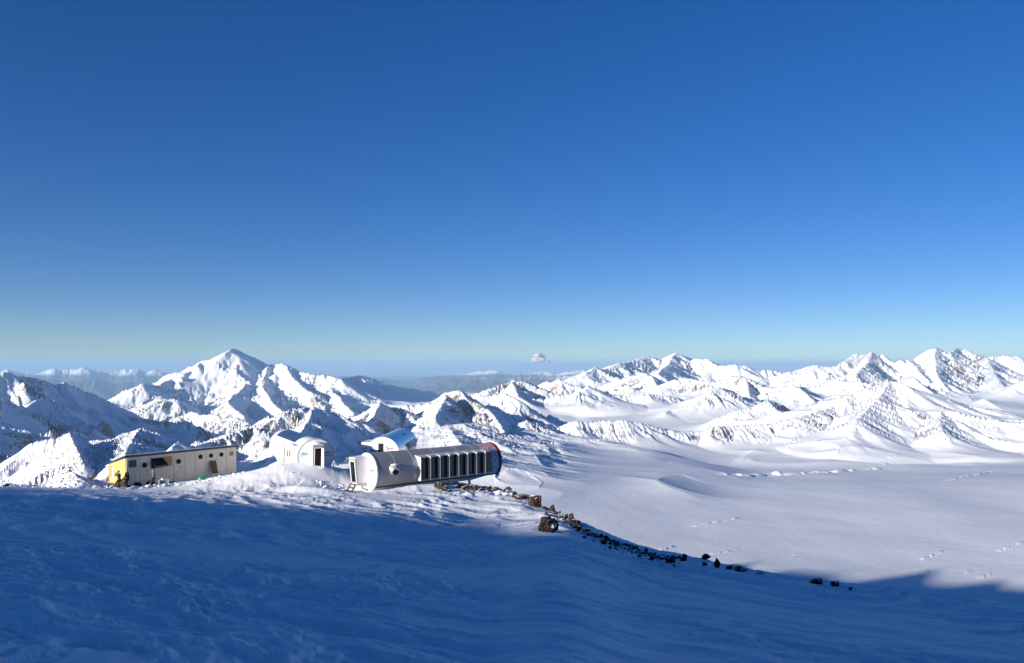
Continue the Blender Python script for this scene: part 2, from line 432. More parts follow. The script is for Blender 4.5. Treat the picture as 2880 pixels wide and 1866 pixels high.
# ---- erosion: gullies that follow the fall line, octave by octave
dYS = np.gradient(YS)[:, None]
dXS = np.gradient(XS)[None, :]
def gradient(z):
    zi = np.gradient(z, axis=0) / dYS
    zj = np.gradient(z, axis=1) / dXS
    gx = zj / PY
    gy = zi - zj * GX / PY
    return gx.astype(np.float32), gy.astype(np.float32)

def gullies(cell, gx, gy, seed):
    s = np.sqrt(gx * gx + gy * gy) + 1e-6
    sx = -gy / s; sy = gx / s                    # along the contour
    cx = PX / cell; cy = PY / cell
    ix = np.floor(cx); iy = np.floor(cy)
    fx = (cx - ix).astype(np.float32); fy = (cy - iy).astype(np.float32)
    acc = np.zeros_like(PX); wsum = np.zeros_like(PX)
    for ox in (-1, 0, 1):
        for oy in (-1, 0, 1):
            jx = _hash(ix + ox, iy + oy, seed); jy = _hash(ix + ox, iy + oy, seed + 7)
            dx = fx - ox - jx; dy = fy - oy - jy
            w = np.exp(-2.6 * (dx * dx + dy * dy))
            ph = (dx * sx + dy * sy) * 6.2831853 * 1.05
            acc += w * np.cos(ph); wsum += w
    return acc / (wsum + 1e-5)

gx0, gy0 = gradient(Z)
S0 = np.clip(np.sqrt(gx0 * gx0 + gy0 * gy0), 0, .9)
SOFT = 1 - .5 * sstep(.02, .12, GX) * (1 - sstep(3600, 4400, PY))      # the broad snowy shoulder on the right is smoother
for cell, amp, sd in ((900., .050, 3), (440., .058, 13), (210., .066, 23), (100., .070, 33), (48., .044, 43), (23., .026, 53)):
    fade = sstep(.9, 2.4, cell / SP) * (1 - sstep(.10, .22, cell / PY))
    if cell < 60:
        r1 = np.searchsorted(YS, cell * 110)
    gx, gy = gradient(Z)
    s = np.sqrt(gx * gx + gy * gy)
    g = gullies(cell, gx, gy, sd)
    Z = Z + (g - 0.2) * cell * amp * fade * SOFT * np.clip(S0 * 2.4, 0, 1.3) * (1 - .55 * sstep(.55, .85, S0)) * REL * (0.25 + 0.75 * NEAR0)
# rocky roughness on the steep parts
gx, gy = gradient(Z)
s = np.sqrt(gx * gx + gy * gy)
OUT = sstep(-.15, .45, fbm(PX / (PY * .06 + 60), PY / (PY * .06 + 60) * .8, 3, 88))   # outcrops here, smooth snow there
for lq, am, sd in ((1800., 130., 69), (800., 55., 70), (260., 20., 71), (90., 8., 72), (34., 2.4, 73), (14., .8, 74)):
    fade = sstep(.7, 2.2, lq / SP)
    if lq > 300: fade = sstep(lq * 7, lq * 14, PY)
    Z = Z + (ridged(PX / lq, PY / lq, 2, sd) - .8) * am * fade * np.clip(S0 * 2.4 - .35, 0, 1.2) * OUT * SOFT * REL * (0.3 + .7 * NEAR0)

# ---- crevasse lips on the glacier
def lip(x0, y0, x1, y1, hgt, w, seed, thr=0.0):
    """a broken line of low ice cliffs between two photo points on the glacier"""
    global Z
    def on_glacier(x, y):
        X = (x - HX) / F; S = (HY - y) / F
        d = -206.4 / (S + .0423)
        return X * d, d
    ax, ay = on_glacier(x0, y0); bx, by = on_glacier(x1, y1)
    i0, i1 = np.searchsorted(YS, [min(ay, by) - 6 * w, max(ay, by) + 6 * w])
    sl = slice(max(i0, 0), i1)
    qx = PX[sl]; qy = PY[sl]
    dx, dy = bx - ax, by - ay
    LL = math.hypot(dx, dy)
    t = ((qx - ax) * dx + (qy - ay) * dy) / LL ** 2
    off = (-(qx - ax) * dy + (qy - ay) * dx) / LL + fbm(qx / (w * 9), qy / (w * 9), 2, seed) * w * 1.6
    m = sstep(-.03, .1, t) * (1 - sstep(.9, 1.03, t)) * sstep(thr, thr + .5, fbm(t * LL / (w * 9) + seed, t * 0 + seed + .4, 4, seed, .75))
    Z[sl] += hgt * m * np.where(off < 0, np.exp(-(off / w) ** 2), np.exp(-(off / (w * 2.8)) ** 2))
lip(2160, 1340, 2490, 1316, 6, 7, 3, -.35); lip(2030, 1350, 2200, 1334, 6, 8, 4)
lip(2490, 1296, 2780, 1290, 3.0, 8, 5, .25); lip(2430, 1322, 2540, 1298, 3, 6, 6)
lip(1950, 1482, 2090, 1460, 2.2, 2.6, 7, -.8); lip(1850, 1551, 1895, 1538, 1.6, 1.6, 8, -.8)
lip(2660, 1372, 2800, 1334, 3.0, 4.0, 9, -.4); lip(2590, 1588, 2655, 1568, 1.5, 1.4, 10, -.6)
lip(2810, 1574, 2880, 1556, 1.5, 1.4, 11, -.6); lip(2580, 1630, 2612, 1620, 1.2, 1.2, 12, -.8)
lip(2750, 1640, 2790, 1634, 1.1, 1.1, 13, -.8); lip(2720, 1626, 2740, 1622, 1.0, 1.0, 14, -.8); lip(2120, 1330, 2300, 1318, 2, 5, 15)
lip(2000, 1560, 2060, 1552, 1.2, 1.4, 17, -.6); lip(2230, 1566, 2270, 1560, 1.2, 1.2, 18, -.6)

# rock likelihood from the slope, blended by distance (more snow on shallow ground)
gx, gy = gradient(Z)
s = np.sqrt(gx * gx + gy * gy)
ROCK = sstep(.5, 1.2, s) * REL * (.45 + .5 * OUT)
farN = fbm(PX / 2600., PY / 2600., 3, 91)
ROCK = np.clip(ROCK + .12 * farN * REL, 0, 1)
# far valleys are wooded and dark below the snow line
wood = sstep(15000, 20000, PY) * sstep(-330, -460, Z + 90 * fbm(PX / 1500., PY / 1500., 4, 95))

mount = grid_mesh("mountains", PX, PY, Z, M_MOUNT)
at = mount.data.attributes.new("rock", 'FLOAT', 'POINT')
at.data.foreach_set("value", ROCK.reshape(-1).astype(np.float32))
at = mount.data.attributes.new("wood", 'FLOAT', 'POINT')
at.data.foreach_set("value", (wood * .9).reshape(-1).astype(np.float32))
tag(mount, kind="structure")
mount["label"] = "snow covered mountain ranges and the wide glacier beyond the slope"

# wide plain below everything, out to the horizon all round
_a = np.linspace(0, 2 * math.pi, 97)[:-1]
_r = np.array([300., 5000., 20000., 50000., 93500.])
_A, _RR = np.meshgrid(_a, _r)
plain = grid_mesh("plain", _RR * np.sin(_A), _RR * np.cos(_A), np.full_like(_A, -1330.0), M_SNOW, wrap=True)
tag(plain, kind="structure")
# ------------------------------------------------------------------ the snow slope the camera and the huts stand on
EP = np.array([-900, -300, 0, 170, 540, 800, 1000, 1215, 1330, 1400, 1430, 1500, 1580, 1700, 1850, 2000, 2100, 2250, 2400, 2880, 3300, 4200])
EYPX = np.array([1378, 1375, 1368, 1358, 1358, 1358, 1358, 1355, 1357, 1372, 1386, 1399, 1446, 1512, 1561, 1582, 1606, 1641, 1663, 1719, 1750, 1790])
EYE = np.array([98, 98, 98, 97, 95, 94, 92, 84, 78, 74, 71, 65, 56, 48, 41, 36, 33, 29, 26, 21, 18, 15.])
EX = (EP - HX) / F
ES = (HY - EYPX) / F
def _smooth_table(xp, fp, w):
    g = np.linspace(-2.4, 2.4, 2401)
    v = np.interp(g, xp, fp)
    k = np.hanning(2 * w + 3); k /= k.sum()
    return g, np.convolve(np.pad(v, w + 1, mode='edge'), k, mode='valid')
PRY, PRZ = np.linspace(0, 120, 241), np.convolve(np.pad(np.interp(np.linspace(0, 120, 241), [0, 15, 40, 70, 80, 120], [0, .55, .05, -.45, 0, 0]), 10, mode='edge'), np.ones(21) / 21, mode='valid')
EG, EYS = _smooth_table(EX, EYE, 40)
_, EBS = _smooth_table(EX, (EYE * ES + 1.7) / EYE, 40)
UC = np.array([-900, -565, -284, -140, -100, -81, -61, -55, -49, -44, -39, -31, -25, -20, -10, 0, 30, 200, 900.])
VC = np.array([-124, -91, -53, -30, -13.5, -7.5, -6.15, -5.4, -4.6, -4.05, -3.65, -3.05, -2.4, -1.8, -1.0, 0, 3., 20, 90.])
def lc_of(u):
    return np.interp(u, [-516, -227, -120, -88], [520, 360, 170, 112])

def crest_z(u):
    c = np.interp(u, UC, VC) + lc_of(u) * TANE
    # broken rock along the crest gives the ragged edge of its shadow
    return c + (fbm(u / 40.0, u * 0 + 2.2, 4, 61, .55)) * np.interp(u, [-600, -284, -140, -100, -75, -20], [13, 10, 6, 1.5, .22, .3])

def ground_base(x, y):
    r = np.sqrt(x * x + y * y) + 1e-6
    yy = np.maximum(y, 1e-3)
    X = np.clip(x / yy, -2.2, 2.2)
    fwd = sstep(.15, .55, y / r)
    ye = np.interp(X, EG, EYS); b = np.interp(X, EG, EBS)
    zf = -1.7 + b * yy + 0
    def left_profile(q):
        Xc = np.clip(X, -.75, .3)
        m = -.180 - .085 * Xc
        t = np.clip((q - 50) / 22.0, 0, 1)
        far = -11.25 - np.maximum(q - 72, 0) * .06
        return np.where(q < 50, -1.7 + m * q, (-1.7 + 50 * m) * (1 - t) + far * t)
    zl = sum(left_profile(np.maximum(yy + o, yy * .2)) for o in (-9, -6, -3, 0, 3, 6, 9)) / 7.0
    near_ = sstep(4, 14, yy)
    zl = zl * near_ + (-1.7 + (-.180 - .085 * np.clip(X, -.75, .3)) * yy) * (1 - near_)
    wl = 1 - sstep(-.05, .13, X)
    zf = zf * (1 - wl) + zl * wl
    over = np.maximum(yy - ye, 0)
    zf = zf - np.where(over < 6, over * over * .03, 1.08 + (over - 6) * .34)
    zp = -1.7 - .085 * x - .180 * y
    z = zp * (1 - fwd) + zf * fwd
    u = -SUN_AZ.y * x + SUN_AZ.x * y
    w = SUN_AZ.x * x + SUN_AZ.y * y            # distance towards the sun
    fl = np.maximum(-(u + 88), 0)
    z = z - np.where(fl < 8, fl * fl * .035, 2.24 + (fl - 8) * .56)
    # the shoulder up-sun that keeps the sun off the near slope
    c = crest_z(u); LC = lc_of(u)
    cz = c - np.where(w < LC, (LC - w) * .34, (w - LC) * .30)
    z = np.where(w > 25, smax(z, cz, 1.5), z)
    z = z - np.maximum(w - LC - 40, 0) * .5 * (w > LC)
    # drifted mound carrying the two rear cabins
    def bumpf(cx, cy, ax, rx, ry, h):
        ca, sa = math.cos(ax), math.sin(ax)
        px_ = (x - cx) * ca + (y - cy) * sa; py_ = -(x - cx) * sa + (y - cy) * ca
        return h * np.exp(-((px_ / rx) ** 2 + (py_ / ry) ** 2))
    z = z + bumpf(-20.6, 77.5, .25, 6.0, 4.2, 2.1) + bumpf(-25, 86, .5, 7, 6, 1.0) + bumpf(-25, 73.5, .2, 5, 2.6, .35)
    z = z + bumpf(-14.0, 88, 0, 5, 7, 1.0)
    z = z + bumpf(-17.6, 69.5, -.25, 3.6, 1.4, .5)
    z = z - bumpf(-15.1, 73.0, .6, 2.0, 2.0, .6)
    z = z + bumpf(-8.0, 73.2, .55, 3.2, 1.0, .5)
    z = z - bumpf(-33.2, 79.6, .87, 7.5, 1.5, .35)      # dug-out strip along the long hut
    return z

def ground_detail(x, y):
    r = np.sqrt(x * x + y * y)
    wx = x + 1.4 * pnoise(x / 6., y / 6., 150) + .5 * pnoise(x / 2.1, y / 2.1, 152); wy = y + 1.4 * pnoise(x / 6., y / 6., 151) + .5 * pnoise(x / 2.1, y / 2.1, 153)
    a = (wx * .85 - wy * .53); c = (wx * .53 + wy * .85)      # along / across the wind ridges
    sp = np.maximum(r * .006, .02)
    calm = 1 - .84 * sstep(54, 68, y)
    d = fbm(a / 17., c / 9., 2, 101) * .20 * sstep(12, 32, r) * calm
    def lay(la, lc, amp, sd):
        f = sstep(1.2, 3.0, lc / sp)
        n = ridged(a / la, c / lc, 2, sd)
        return (n - .7) * amp * f
    a2 = (wx * .62 - wy * .78); c2 = (wx * .78 + wy * .62)     # ridges that run across the low sun
    def lay2(la, lc, amp, sd):
        return (ridged(a2 / la, c2 / lc, 2, sd) - .7) * amp * sstep(1.2, 3.0, lc / sp)
    patch = .35 + 1.1 * sstep(-.3, .5, fbm(x / 9., y / 9., 2, 140))
    d = d + lay2(7.0, 1.9, .060, 103) * (1 + 1.9 * sstep(16, 32, r)) * calm + patch * (lay(1.9, .75, .036, 105) + lay(.7, .3, .017, 107) + lay(.28, .13, .007, 109))
    # wind crust broken into low scalloped steps
    q = fbm(a / 2.6, c / 1.5, 3, 160, .55)
    d = d + patch * (.035 * sstep(.05, .14, q) + .028 * sstep(-.28, -.21, q)) * sstep(.9, 2.5, .5 / sp * 2)
    q = fbm(a / .9, c / .5, 2, 170, .55)
    d = d + patch * .016 * sstep(.10, .2, q) * sstep(.9, 2.5, .35 / sp)
    return d

_dense = np.radians(np.arange(-37.5, 37.51, .07))
_rest = np.radians(np.arange(41, 320, 3.2))
_ang = np.concatenate([_dense, _rest])
_rad = np.concatenate([[.05, .6, 1.3, 2.0], rows(2.6, 135, .0062), rows(135, 900, .022), [900.0]])
_AN, _RD = np.meshgrid(_ang, _rad)
NX = _RD * np.sin(_AN); NY = _RD * np.cos(_AN)
NZ = ground_base(NX, NY)
_den = ((np.abs(_AN) < .66) | (_AN > 5.62)) & (_RD < 140)
NZ = NZ + ground_detail(NX, NY) * np.where(_den, 1, .3)
# rough diggings of broken snow in front of the long hut
def clumps(cx, cy, ang, rx, ry, h, cell, seed):
    global NZ
    ca, sa = math.cos(ang), math.sin(ang)
    a = (NX - cx) * ca + (NY - cy) * sa; b = -(NX - cx) * sa + (NY - cy) * ca
    m = np.exp(-((a / rx) ** 4 + (b / ry) ** 4))
    k = m > .02
    n = np.zeros_like(NZ)
    n[k] = (np.clip(pnoise(NX[k] / cell, NY[k] / cell, seed) + .2, 0, 1) + .5 * np.clip(pnoise(NX[k] / cell * 2.2, NY[k] / cell * 2.2, seed + 1), -.2, 1))
    NZ = NZ + h * n * m
clumps(-41.5, 76.5, .4, 4.5, 1.6, .22, .6, 201)
clumps(-31.0, 76.6, .85, 7.5, 1.3, .2, .55, 203)
clumps(-37.5, 74.5, 0, 9, 1.0, .12, .45, 205)
clumps(-50, 74, 0, 6, 1.0, .15, .6, 207)
clumps(-1.0, 70.5, -.1, 3.5, 1.6, .28, .7, 209)
_k = np.ones((len(_rad) - 1, len(_ang)), bool)
slope = grid_mesh("snow_slope", NX, NY, NZ, M_SNOW, wrap=True)
tag(slope, kind="structure")

_lr = np.log(_rad)
def ground_z(x, y):
    """height of the finished snow surface"""
    r = math.hypot(x, y); a = math.atan2(x, y)
    if a < _dense[0]: a += 2 * math.pi
    i = int(np.clip(np.searchsorted(_rad, r) - 1, 0, len(_rad) - 2))
    t = (r - _rad[i]) / (_rad[i + 1] - _rad[i])
    j = int(np.clip(np.searchsorted(_ang, a) - 1, 0, len(_ang) - 2))
    s = (a - _ang[j]) / (_ang[j + 1] - _ang[j])
    return float((NZ[i, j] * (1 - t) + NZ[i + 1, j] * t) * (1 - s) + (NZ[i, j + 1] * (1 - t) + NZ[i + 1, j + 1] * t) * s)

def hit(xp, yp):
    """where the view ray through a photograph pixel meets the snow slope"""
    X = (xp - HX) / F; S = (HY - yp) / F
    d = 4.0
    while d < 140:
        if ground_z(X * d, d) >= S * d: break
        d *= 1.006
    return X * d, d, ground_z(X * d, d)
# ------------------------------------------------------------------ mesh helpers for built things
class MB:
    """collects simple solids into one bmesh"""
    def __init__(self):
        self.bm = bmesh.new()
    def box(self, a, b, bev=0.0):
        vs = [self.bm.verts.new((x, y, z)) for z in (a[2], b[2]) for y in (a[1], b[1]) for x in (a[0], b[0])]
        f = [(0, 2, 3, 1), (4, 5, 7, 6), (0, 1, 5, 4), (2, 6, 7, 3), (0, 4, 6, 2), (1, 3, 7, 5)]
        fs = [self.bm.faces.new([vs[i] for i in q]) for q in f]
        if bev:
            es = list({e for q in fs for e in q.edges})
            bmesh.ops.bevel(self.bm, geom=es, offset=bev, segments=2, affect='EDGES')
        return self
    def hexa(self, p):
        """eight corners: 0-3 bottom ring, 4-7 top ring"""
        vs = [self.bm.verts.new(q) for q in p]
        for q in ((3, 2, 1, 0), (4, 5, 6, 7), (0, 1, 5, 4), (1, 2, 6, 5), (2, 3, 7, 6), (3, 0, 4, 7)):
            self.bm.faces.new([vs[i] for i in q])
        return self
    def prism(self, poly, n, depth):
        """flat outline (list of 3-D points) pushed along n"""
        n = Vector(n) * depth
        a = [self.bm.verts.new(p) for p in poly]
        b = [self.bm.verts.new(Vector(p) + n) for p in poly]
        self.bm.faces.new(a[::-1]); self.bm.faces.new(b)
        for i in range(len(a)):
            j = (i + 1) % len(a)
            self.bm.faces.new((a[i], a[j], b[j], b[i]))
        return self
    def rod(self, p, q, r, r2=None, n=10):
        p = Vector(p); q = Vector(q); r2 = r if r2 is None else r2
        d = (q - p).normalized()
        s = d.orthogonal().normalized(); t = d.cross(s)
        A = []; B = []
        for i in range(n):
            a = 2 * math.pi * i / n
            o = s * math.cos(a) + t * math.sin(a)
            A.append(self.bm.verts.new(p + o * r)); B.append(self.bm.verts.new(q + o * r2))
        for i in range(n):
            j = (i + 1) % n
            self.bm.faces.new((A[i], A[j], B[j], B[i]))
        self.bm.faces.new(A[::-1]); self.bm.faces.new(B)
        return self
    def ring(self, c, axis, r, R_, depth, n=32):
        """flat ring of inner radius r and outer radius R_, thick along axis"""
        c = Vector(c); axis = Vector(axis).normalized()
        s = axis.orthogonal().normalized(); t = axis.cross(s)
        rows_ = []
        for rad, off in ((R_, 0), (R_, depth), (r, depth), (r, 0)):
            rows_.append([self.bm.verts.new(c + (s * math.cos(2 * math.pi * i / n) + t * math.sin(2 * math.pi * i / n)) * rad + axis * off) for i in range(n)])
        for k in range(4):
            A = rows_[k]; B = rows_[(k + 1) % 4]
            for i in range(n):
                j = (i + 1) % n
                self.bm.faces.new((A[i], A[j], B[j], B[i]))
        return self
    def disc(self, c, axis, r, depth, n=32):
        c = Vector(c); axis = Vector(axis).normalized()
        return self.rod(c, c + axis * depth, r, r, n)
    def lump(self, c, rad, seed, rough=.3, sub=2, flat=(1, 1, 1)):
        rnd = random.Random(seed)
        r = bmesh.ops.create_icosphere(self.bm, subdivisions=sub, radius=1.0)
        ph = [Vector((rnd.gauss(0, 1), rnd.gauss(0, 1), rnd.gauss(0, 1))).normalized() for _ in range(9)]
        am = [rnd.uniform(.2, 1) for _ in ph]
        for v in r['verts']:
            n = v.co.normalized()
            k = 1 + rough * sum(a * (math.sin(5 * n.dot(p) + 4 * a) ) for p, a in zip(ph, am)) / 4
            v.co = Vector((n.x * k * rad * flat[0], n.y * k * rad * flat[1], n.z * k * rad * flat[2])) + Vector(c)
        return self
    def build(self, name, mat, parent=None, smooth=False, loc=None):
        bmesh.ops.recalc_face_normals(self.bm, faces=self.bm.faces)
        me = bpy.data.meshes.new(name)
        self.bm.to_mesh(me); self.bm.free()
        if smooth:
            me.polygons.foreach_set("use_smooth", np.ones(len(me.polygons), dtype=bool))
            if smooth != 'all':
                try: me.set_sharp_from_angle(angle=math.radians(35))
                except Exception: pass
        me.materials.append(mat)
        o = bpy.data.objects.new(name, me)
        COL.objects.link(o)
        if parent: o.parent = parent
        if loc is not None: o.location = loc
        return o

def empty(name, loc, ax=None, label=None, cat=None, group=None, rz=None):
    o = bpy.data.objects.new(name, None)
    o.empty_display_size = .3
    COL.objects.link(o)
    o.location = loc
    if ax is not None: o.rotation_euler = (0, 0, math.atan2(ax[1], ax[0]))
    if rz is not None: o.rotation_euler = (0, 0, rz)
    tag(o, label, cat, group)
    return o

def copy_tree(o, parent=None):
    c = o.copy(); COL.objects.link(c); c.parent = parent
    for ch in [k for k in bpy.data.objects if k.parent == o]:
        copy_tree(ch, c)
    return c

# ---- paints and cloths
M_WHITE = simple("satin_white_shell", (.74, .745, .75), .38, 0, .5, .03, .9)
M_WHITE_SHADED = simple("satin_white_shell_shaded", (.30, .305, .32), .38, .2, .5, .03, .9)  # front hull's shaded side put into the colour: white darkened to grey
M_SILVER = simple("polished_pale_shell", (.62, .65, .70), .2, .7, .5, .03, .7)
M_CAP = simple("white_end_panel", (.82, .82, .82), .5, 0, .3, .02, 1.5)
M_GREYW = simple("grey_white_paint", (.50, .505, .51), .5, 0, .3, .05, 3)
M_FRAME = simple("olive_grey_door_frame", (.27, .265, .235), .55, 0, .3, .06, 5)
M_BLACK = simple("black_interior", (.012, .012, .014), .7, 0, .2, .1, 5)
M_INSIDE = simple("shade_coloured_lining", (.03, .032, .036), .8, 0, .2, .15, 2)  # dark colour stands in for the shade inside the cabin
M_SOLAR_AND_SHADE = simple("blue_solar_cells_and_shade", (.035, .055, .11), .2, 0, .6, .12, 6)
M_DARKRIM = simple("dark_red_rim", (.17, .012, .018), .4, 0, .4, .1, 4)
M_RED = simple("red_lettering", (.62, .05, .04), .5, 0, .3, .05, 4)
M_BLUE = simple("blue_lettering", (.05, .12, .48), .5, 0, .3, .05, 4)
M_TEAL = simple("grey_green_lettering", (.22, .42, .48), .5, 0, .3, .08, 4)
M_WOOD = simple("weathered_wood", (.16, .13, .10), .8, 0, .2, .25, 9, .3)
M_STEEL = simple("dark_steel", (.10, .10, .11), .45, .5, .4, .1, 8)

def glass(name, tint, refl=.12):
    m = bpy.data.materials.new(name); m.use_nodes = True
    nt = m.node_tree; nt.nodes.clear()
    t = nt.nodes.new("ShaderNodeBsdfTransparent"); t.inputs[0].default_value = tint
    g = nt.nodes.new("ShaderNodeBsdfGlossy"); g.inputs['Roughness'].default_value = .03
    fr = nt.nodes.new("ShaderNodeFresnel"); fr.inputs[0].default_value = 1.5
    mx = nt.nodes.new("ShaderNodeMixShader")
    out = nt.nodes.new("ShaderNodeOutputMaterial")
    nt.links.new(fr.outputs[0], mx.inputs[0]); nt.links.new(t.outputs[0], mx.inputs[1]); nt.links.new(g.outputs[0], mx.inputs[2])
    nt.links.new(mx.outputs[0], out.inputs[0])
    return m
M_GLASS = glass("tinted_window_glass", (.62, .66, .68, 1))

def make_pattern():
    """knitted looking red ornament fading to grey and teal lower down"""
    m, nt, b = new_mat("red_and_teal_ornament")
    N = nt.nodes; L = nt.links
    tc = N.new("ShaderNodeTexCoord")
    sp = N.new("ShaderNodeSeparateXYZ"); L.new(tc.outputs['Object'], sp.inputs[0])
    ramp = N.new("ShaderNodeValToRGB")
    e = ramp.color_ramp.elements
    e[0].position = 0.0; e[0].color = (.03, .16, .20, 1)
    e[1].position = 1.0; e[1].color = (.45, .05, .05, 1)
    for p, c in ((.34, (.05, .22, .27, 1)), (.40, (.16, .17, .24, 1)), (.62, (.15, .13, .2, 1)), (.68, (.42, .05, .06, 1))):
        k = e.new(p); k.color = c
    mr = N.new("ShaderNodeMapRange"); mr.inputs['From Min'].default_value = -1.4; mr.inputs['From Max'].default_value = 1.75
    L.new(sp.outputs['Z'], mr.inputs['Value']); L.new(mr.outputs[0], ramp.inputs[0])
    mp = N.new("ShaderNodeMapping"); mp.inputs['Scale'].default_value = (7, 5, 7); mp.inputs['Rotation'].default_value = (.5, .3, .785)
    L.new(tc.outputs['Object'], mp.inputs[0])
    ck = N.new("ShaderNodeTexVoronoi"); ck.inputs['Scale'].default_value = 1.1; ck.distance = 'MANHATTAN'
    L.new(mp.outputs[0], ck.inputs['Vector'])
    st = N.new("ShaderNodeMapRange"); st.inputs['From Min'].default_value = .60; st.inputs['From Max'].default_value = .72
    L.new(ck.outputs['Distance'], st.inputs['Value'])
    mx = N.new("ShaderNodeMix"); mx.data_type = 'RGBA'; mx.inputs[7].default_value = (.62, .62, .63, 1)
    L.new(st.outputs[0], mx.inputs[0]); L.new(ramp.outputs[0], mx.inputs[6])
    L.new(mx.outputs[2], b.inputs['Base Color'])
    b.inputs['Roughness'].default_value = .45
    return m
M_PATTERN = make_pattern()

RAD, CUT = 1.75, -1.35
A0 = math.asin(CUT / RAD)                      # where the round section meets the flat belly
def shell(name, x0, x1, mat, parent, openings=(), nx=40, na=56, rad=RAD, thick=.07):
    """round hull open below, with rectangular openings (x0, x1, side, zlow, zhigh)"""
    bm = bmesh.new()
    xs = sorted(set([round(x0 + (x1 - x0) * i / nx, 4) for i in range(nx + 1)] + [round(v, 4) for o in openings for v in o[:2]]))
    ang = set(A0 + (math.pi - 2 * A0) * i / na for i in range(na + 1))
    for o in openings:
        for zv in o[3:5]:
            a = math.asin(zv / rad)
            ang.add(a if o[2] > 0 else math.pi - a)
    ang = sorted(ang)
    V = [[bm.verts.new((x, rad * math.cos(a), rad * math.sin(a))) for a in ang] for x in xs]
    for i in range(len(xs) - 1):
        xm = (xs[i] + xs[i + 1]) / 2
        for j in range(len(ang) - 1):
            am = (ang[j] + ang[j + 1]) / 2
            y = math.cos(am); z = rad * math.sin(am)
            if any(o[0] < xm < o[1] and y * o[2] > 0 and o[3] < z < o[4] for o in openings): continue
            bm.faces.new((V[i][j], V[i + 1][j], V[i + 1][j + 1], V[i][j + 1]))
    bmesh.ops.recalc_face_normals(bm, faces=bm.faces)
    me = bpy.data.meshes.new(name); bm.to_mesh(me); bm.free()
    me.polygons.foreach_set("use_smooth", np.ones(len(me.polygons), dtype=bool))
    me.materials.append(mat)
    o = bpy.data.objects.new(name, me); COL.objects.link(o); o.parent = parent
    sd = o.modifiers.new("thickness", 'SOLIDIFY'); sd.thickness = thick; sd.offset = -1
    return o

def hull_outline(r, n=48, x=0.0):
    a0 = math.asin(CUT / RAD)
    return [(x, r * math.cos(a0 + (math.pi - 2 * a0) * i / n), r * math.sin(a0 + (math.pi - 2 * a0) * i / n)) for i in range(n + 1)]

def seam(x, parent, mat):
    m = MB()
    n = 40
    pts = [A0 + (math.pi - 2 * A0) * i / n for i in range(n + 1)]
    for a, b in zip(pts[:-1], pts[1:]):
        q = []
        for aa in (a, b):
            for rr, xx in ((RAD + .004, x), (RAD + .014, x + .01), (RAD + .014, x + .03), (RAD + .004, x + .04)):
                q.append((xx, rr * math.cos(aa), rr * math.sin(aa)))
        vs = [m.bm.verts.new(v) for v in q]
        for k in range(3):
            m.bm.faces.new((vs[k], vs[k + 1], vs[k + 5], vs[k + 4]))
    return m.build("panel_seam", mat, parent, smooth='all')

def text_mesh(body, size, parent, name, mat, origin, right, up, depth=.012):
    cu = bpy.data.curves.new(name, 'FONT')
    cu.body = body; cu.size = size; cu.offset = size * .03; cu.extrude = depth / 2
    tmp = bpy.data.objects.new(name, cu); COL.objects.link(tmp)
    dg = bpy.context.evaluated_depsgraph_get()
    me = bpy.data.meshes.new_from_object(tmp.evaluated_get(dg))
    bpy.data.objects.remove(tmp)
    r = Vector(right).normalized(); u = Vector(up).normalized(); n = r.cross(u)
    M = Matrix((r, u, n)).transposed().to_4x4(); M.translation = Vector(origin)
    me.transform(M)
    me.materials.clear(); me.materials.append(mat)
    o = bpy.data.objects.new(name, me); COL.objects.link(o); o.parent = parent
    return o

def stroke(m, pts, w, origin, right, depth=.014):
    """a flat painted line laid on an end panel; pts in (right, up) metres"""
    r = Vector(right); u = Vector((0, 0, 1)); n = r.cross(u).normalized(); o = Vector(origin)
    for a, b in zip(pts[:-1], pts[1:]):
        d = Vector((b[0] - a[0], b[1] - a[1])).normalized(); s = Vector((-d.y, d.x)) * w / 2
        q = [(a[0] + s.x, a[1] + s.y), (b[0] + s.x, b[1] + s.y), (b[0] - s.x, b[1] - s.y), (a[0] - s.x, a[1] - s.y)]
        m.prism([o + r * p[0] + u * p[1] for p in q], n, depth)

def climber_emblem(parent, origin, right, k=1.0):
    """red climber-like zigzag and blue roof peak above block lettering"""
    m = MB()
    stroke(m, [(-.36 * k, .34 * k), (-.28 * k, .36 * k), (-.13 * k, .16 * k), (.0, .22 * k), (.07 * k, .10 * k)], .11 * k, origin, right)
    stroke(m, [(-.13 * k, .16 * k), (-.20 * k, .02 * k)], .09 * k, origin, right)
    e = m.build("climber_emblem", M_RED, parent)
    m = MB()
    stroke(m, [(.10 * k, .08 * k), (.24 * k, .26 * k), (.40 * k, .08 * k)], .10 * k, origin, right)
    m.build("roof_peak", M_BLUE, e)
    r = Vector(right)
    text_mesh("LEAP", .215 * k, e, "red_lettering", M_RED, Vector(origin) + r * (-.36 * k) + Vector((0, 0, -.17 * k)), right, (0, 0, 1))
    text_mesh("RUS", .215 * k, e, "blue_lettering", M_BLUE, Vector(origin) + r * (.10 * k) + Vector((0, 0, -.17 * k)), right, (0, 0, 1))
    return e

